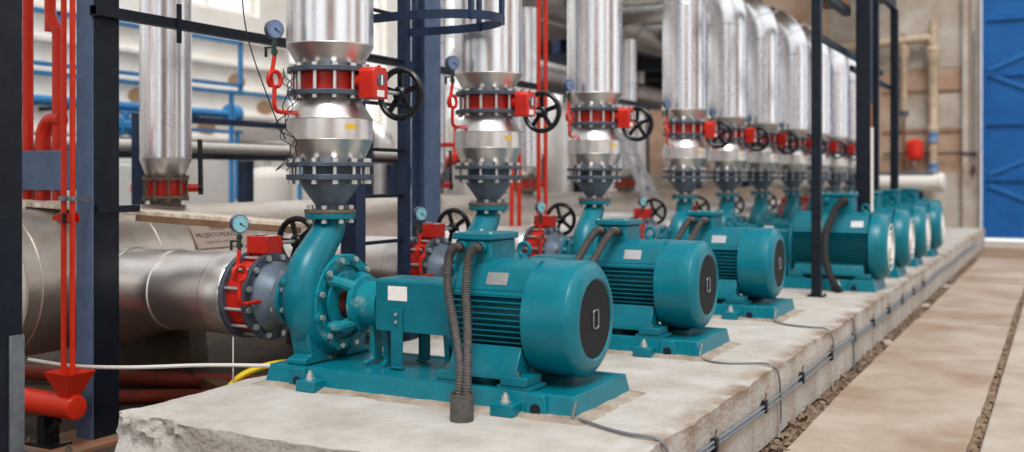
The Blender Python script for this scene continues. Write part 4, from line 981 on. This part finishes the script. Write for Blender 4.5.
for y in (17.2, 21.1, 25.0): 
    for x in (-6.85, -9.5): MB().box(x - .09, x + .09, y - .09, y + .09, 0, 3.8).build('leg', NAVY, t)
done()
tag(MB().box(-9.4, -7.0, 17.5, 24.5, 4.2, 4.9).build('duct', mat('dark_duct', (70, 62, 56), .7)), 'dark duct lying on the mezzanine', 'duct')

# ------------------------------------------------------------------ far wall and the blue gate
FY = 26.8
struct(MB().box(-11.3, -1.70, FY, FY + .3, 1.62, 7.2).build('wall_far', BRICKB, smooth=0))
struct(MB().box(-11.3, -1.70, FY, FY + .3, -.06, 1.62).build('wall_far_base', PLASTER, smooth=0))
struct(MB().box(-1.70, 6.5, FY, FY + .3, 5.9, 7.2).build('wall_far_lintel', PLASTER, smooth=0))
struct(MB().box(-2.08, -1.70, FY - .16, FY - .001, -.06, 7.2).build('trim_6', PLASTER, bevel=.01))
struct(MB().box(-1.93, -1.89, FY - .175, FY - .161, 1.6, 7.2).build('trim_7', mat('stained_joint', (128, 104, 86), .9)))
for k, (z, h) in enumerate(((3.6, .07), (2.62, .05))): struct(MB().box(-3.9, -2.09, FY - .03, FY - .001, z, z + h).build(f'trim_{8 + k}', mat(f'ledge_{"ab"[k]}', (140, 112, 92), .9)))
struct(MB().box(-3.5, -2.09, FY - .012, FY - .001, 2.72, 3.55).build('trim_10', PLASTER))
struct(MB().box(-5.2, -2.09, FY - .012, FY - .001, 4.2, 7.0).build('trim_11', PLASTER))
t = thing('dark_rail', (-2.9, FY - .06, 2.0), 'thin dark rail running across the far brown wall', 'rail'); BASE[0] = V(-2.9, FY - .06, 2.0)
MB().bar((-3.9, FY - .06, 2.1), (-1.75, FY - .2, 2.1), .03, .04).build('bar', IRON, t); MB().box(-1.86, -1.80, FY - .25, FY - .161, 1.62, 1.78).build('junction_box', IRON, t); MB().bar((-1.83, FY - .185, 1.78), (-1.83, FY - .185, 5), .02, .02).build('cable', IRON, t); done()
t = thing('blue_gate', (1.2, 26.5, 0), 'large blue steel gate with diagonal braces at the far end', 'gate'); BASE[0] = V(1.2, 26.5, 0)
MB().box(-1.64, 4.5, 26.50, 26.55, .1, 6.0).build('gate_sheet', GATE, t)
BR = mat('pale_blue_brace', (34, 102, 166), .5)
for z in (.13, 1.45, 2.75, 3.9, 5.2): MB().box(-1.63, 4.5, 26.44, 26.499, z, z + .09).build('cross_rail', GATE, t)
for x in (-1.64, -.2, 1.2, 2.6): MB().box(x, x + .09, 26.43, 26.438, .1, 6.0).build('stile', GATE, t)
for z, s in ((.25, 1), (1.55, -1), (2.85, 1), (4.0, -1)): MB().bar((-1.5, 26.47, z + (1.1 if s > 0 else .05)), (.9, 26.47, z + (.05 if s > 0 else 1.1)), .03, .09, up=(0, 0, 1)).build('brace', BR, t)
done()
# tan wrapped pipes, red vessel and white duct on the far wall
t = thing('tan_pipework', (-3.0, 26.5, 1.2), 'tan wrapped pipe loop with two drops on the far wall', 'pipe'); BASE[0] = V(-3.0, 26.5, 1.2)
MB().tube(smoothpath([(-5.5, 26.55, 4.72), (-3.2, 26.55, 4.86), (-2.8, 26.55, 4.86), (-2.72, 26.55, 4.72)], 6), .11, 18).build('level_pipe', TANP, t)
MB().lathe([(1.3, .09), (2.6, .09), (2.62, .13), (2.7, .14), (2.78, .09), (4.3, .12), (4.4, .17), (4.62, .17), (4.7, .1), (5.3, .1)], (-2.72, 26.55, 0), 'z', 20).build('thick_drop', TANP, t)
MB().lathe([(2.95, .07), (4.4, .08), (4.5, .12), (4.72, .12), (4.74, .08), (5.05, .08)], (-3.38, 26.55, 0), 'z', 18).build('thin_drop', TANP, t)
MB().lathe([(1.3, .03), (2.95, .03)], (-3.38, 26.55, 0), 'z', 12).build('bare_pipe', mat('rust_pipe', (120, 80, 60), .7), t)
for z in (1.75, 2.5): MB().lathe([(z - .13, .07), (z - .12, .13), (z - .08, .13), (z - .07, .1), (z + .07, .1), (z + .08, .13), (z + .12, .13), (z + .13, .07)], (-2.72, 26.55, 0), 'z', 18).build('blue_valve', mat(f'pale_blue_valve_{int(z*10)%7}', (110, 140, 180), .5), t)
MB().lathe([(3.02, .11), (3.15, .11)], (-3.38, 26.55, 0), 'z', 14).build('coupling', FLG, t); done()
t = thing('expansion_vessel', (-3.12, 26.4, 1.9), 'small bright red round expansion vessel on the far wall', 'expansion vessel'); BASE[0] = V(-3.12, 26.4, 1.9)
MB().lathe([(1.92, .05), (1.95, .13), (2.0, .19), (2.05, .2), (2.32, .2), (2.37, .19), (2.42, .13), (2.45, .05)], (-3.12, 26.4, 0), 'z', 28).build('vessel_shell', RED, t)
MB().cyl((-3.12, 26.4, 1.8), (-3.12, 26.4, 1.93), .02, 8).build('vessel_nozzle', BOLT, t); MB().bar((-3.12, 26.6, 2.2), (-3.12, 26.79, 2.2), .05, .05).build('wall_bracket', IRON, t); done()
t = thing('white_duct', (-3.4, 25.7, 1.1), 'pale horizontal duct with a closed end at the far end of the row', 'duct'); BASE[0] = V(-3.4, 25.7, 1.1)
MB().lathe([(-6.5, .21), (-2.52, .21), (-2.5, .235), (-2.42, .235), (-2.38, .2), (-2.36, .1)], (0, 25.7, 1.4), 'x', 28).build('duct_body', PALE, t)
MB().box(-5.5, -2.6, 25.55, 25.85, 1.612, 1.66).build('top_tray', GALV, t)
for x in (-5.2, -2.9): MB().box(x - .06, x + .06, 25.62, 25.78, 0, 1.2).build('stand', IRON, t)
done()

# ------------------------------------------------------------------ unseen walls by the camera: piers and openings shaped for daylight and pipe streaks
BRICKR = mat('warm_streak_wall', (164, 108, 70), .9, 0, (136, 92, 62), 4, .5)  # brown chosen for the warm streaks it reflects into the pipes
rw = [(-3.6, 3.2, .8, 6.8), (4.8, 7.6, .8, 6.8), (11.2, 17.5, .8, 6.8), (20, 26, .8, 6.8)]
wall_with_holes('unseen_wall_right', BRICKR, 'x', 6.2, .3, -6, 27, -.06, 7.2, rw)
nw = [(-10.4, -5.0, .8, 6.8), (-3.6, 2.0, .8, 6.8)]
wall_with_holes('unseen_wall_near', BRICKR, 'y', -6.3, .3, -11.3, 6.5, -.06, 7.2, nw)

CEIL = mat('unseen_brown_ceiling', (150, 134, 120), .9, 0, (120, 104, 92), 2, .5)
m = MB(); m.box(-11.3, -10.95, -6.3, 27.1, 7.2, 7.4); m.box(-5.6, -3.3, -6.3, 27.1, 7.2, 7.4); m.box(-10.95, -5.6, -6.3, 1.0, 7.2, 7.4)  # roof pieces out of view, added and cut to shape light and reflections
m.box(-3.3, -.8, 9.5, 20.5, 7.2, 7.4)  # far roof piece added so the pipe elbows reflect brown
for k in range(1, 6): m.box(-10.95, -5.6, 1 + 5 * k - .15, 1 + 5 * k + .15, 7.2, 7.4)
struct(m.build('unseen_ceiling', CEIL, smooth=0))
# ------------------------------------------------------------------ daylight
w = bpy.data.worlds.new('World'); scn.world = w; w.use_nodes = True
bg = w.node_tree.nodes['Background']; bg.inputs['Color'].default_value = (.96, .985, 1, 1); bg.inputs['Strength'].default_value = 1.25
sun = bpy.data.lights.new('sun', 'SUN'); sun.energy = 2.75; sun.angle = math.radians(25); sun.color = (1, .99, .98)
so = bpy.data.objects.new('sun', sun); COL.objects.link(so)
so.rotation_euler = V(-.35, .6, -1.1).to_track_quat('-Z', 'Y').to_euler()


# ------------------------------------------------------------------ camera
cam = bpy.data.cameras.new('camera'); co = bpy.data.objects.new('camera', cam); COL.objects.link(co)
co.location = (0, 0, 1.51); co.rotation_euler = (PI / 2, 0, math.radians(28.2))
cam.sensor_width = 36; cam.lens = 36; cam.shift_y = -48 / 1024; cam.clip_end = 200
cam.dof.use_dof = True; cam.dof.focus_distance = 5.45; cam.dof.aperture_fstop = 1.15
scn.camera = co
vs = scn.view_settings; vs.view_transform = 'Standard'; vs.look = 'None'; vs.gamma = 1; vs.use_curve_mapping = False; vs.exposure = 0
scn.cycles.use_denoising = True
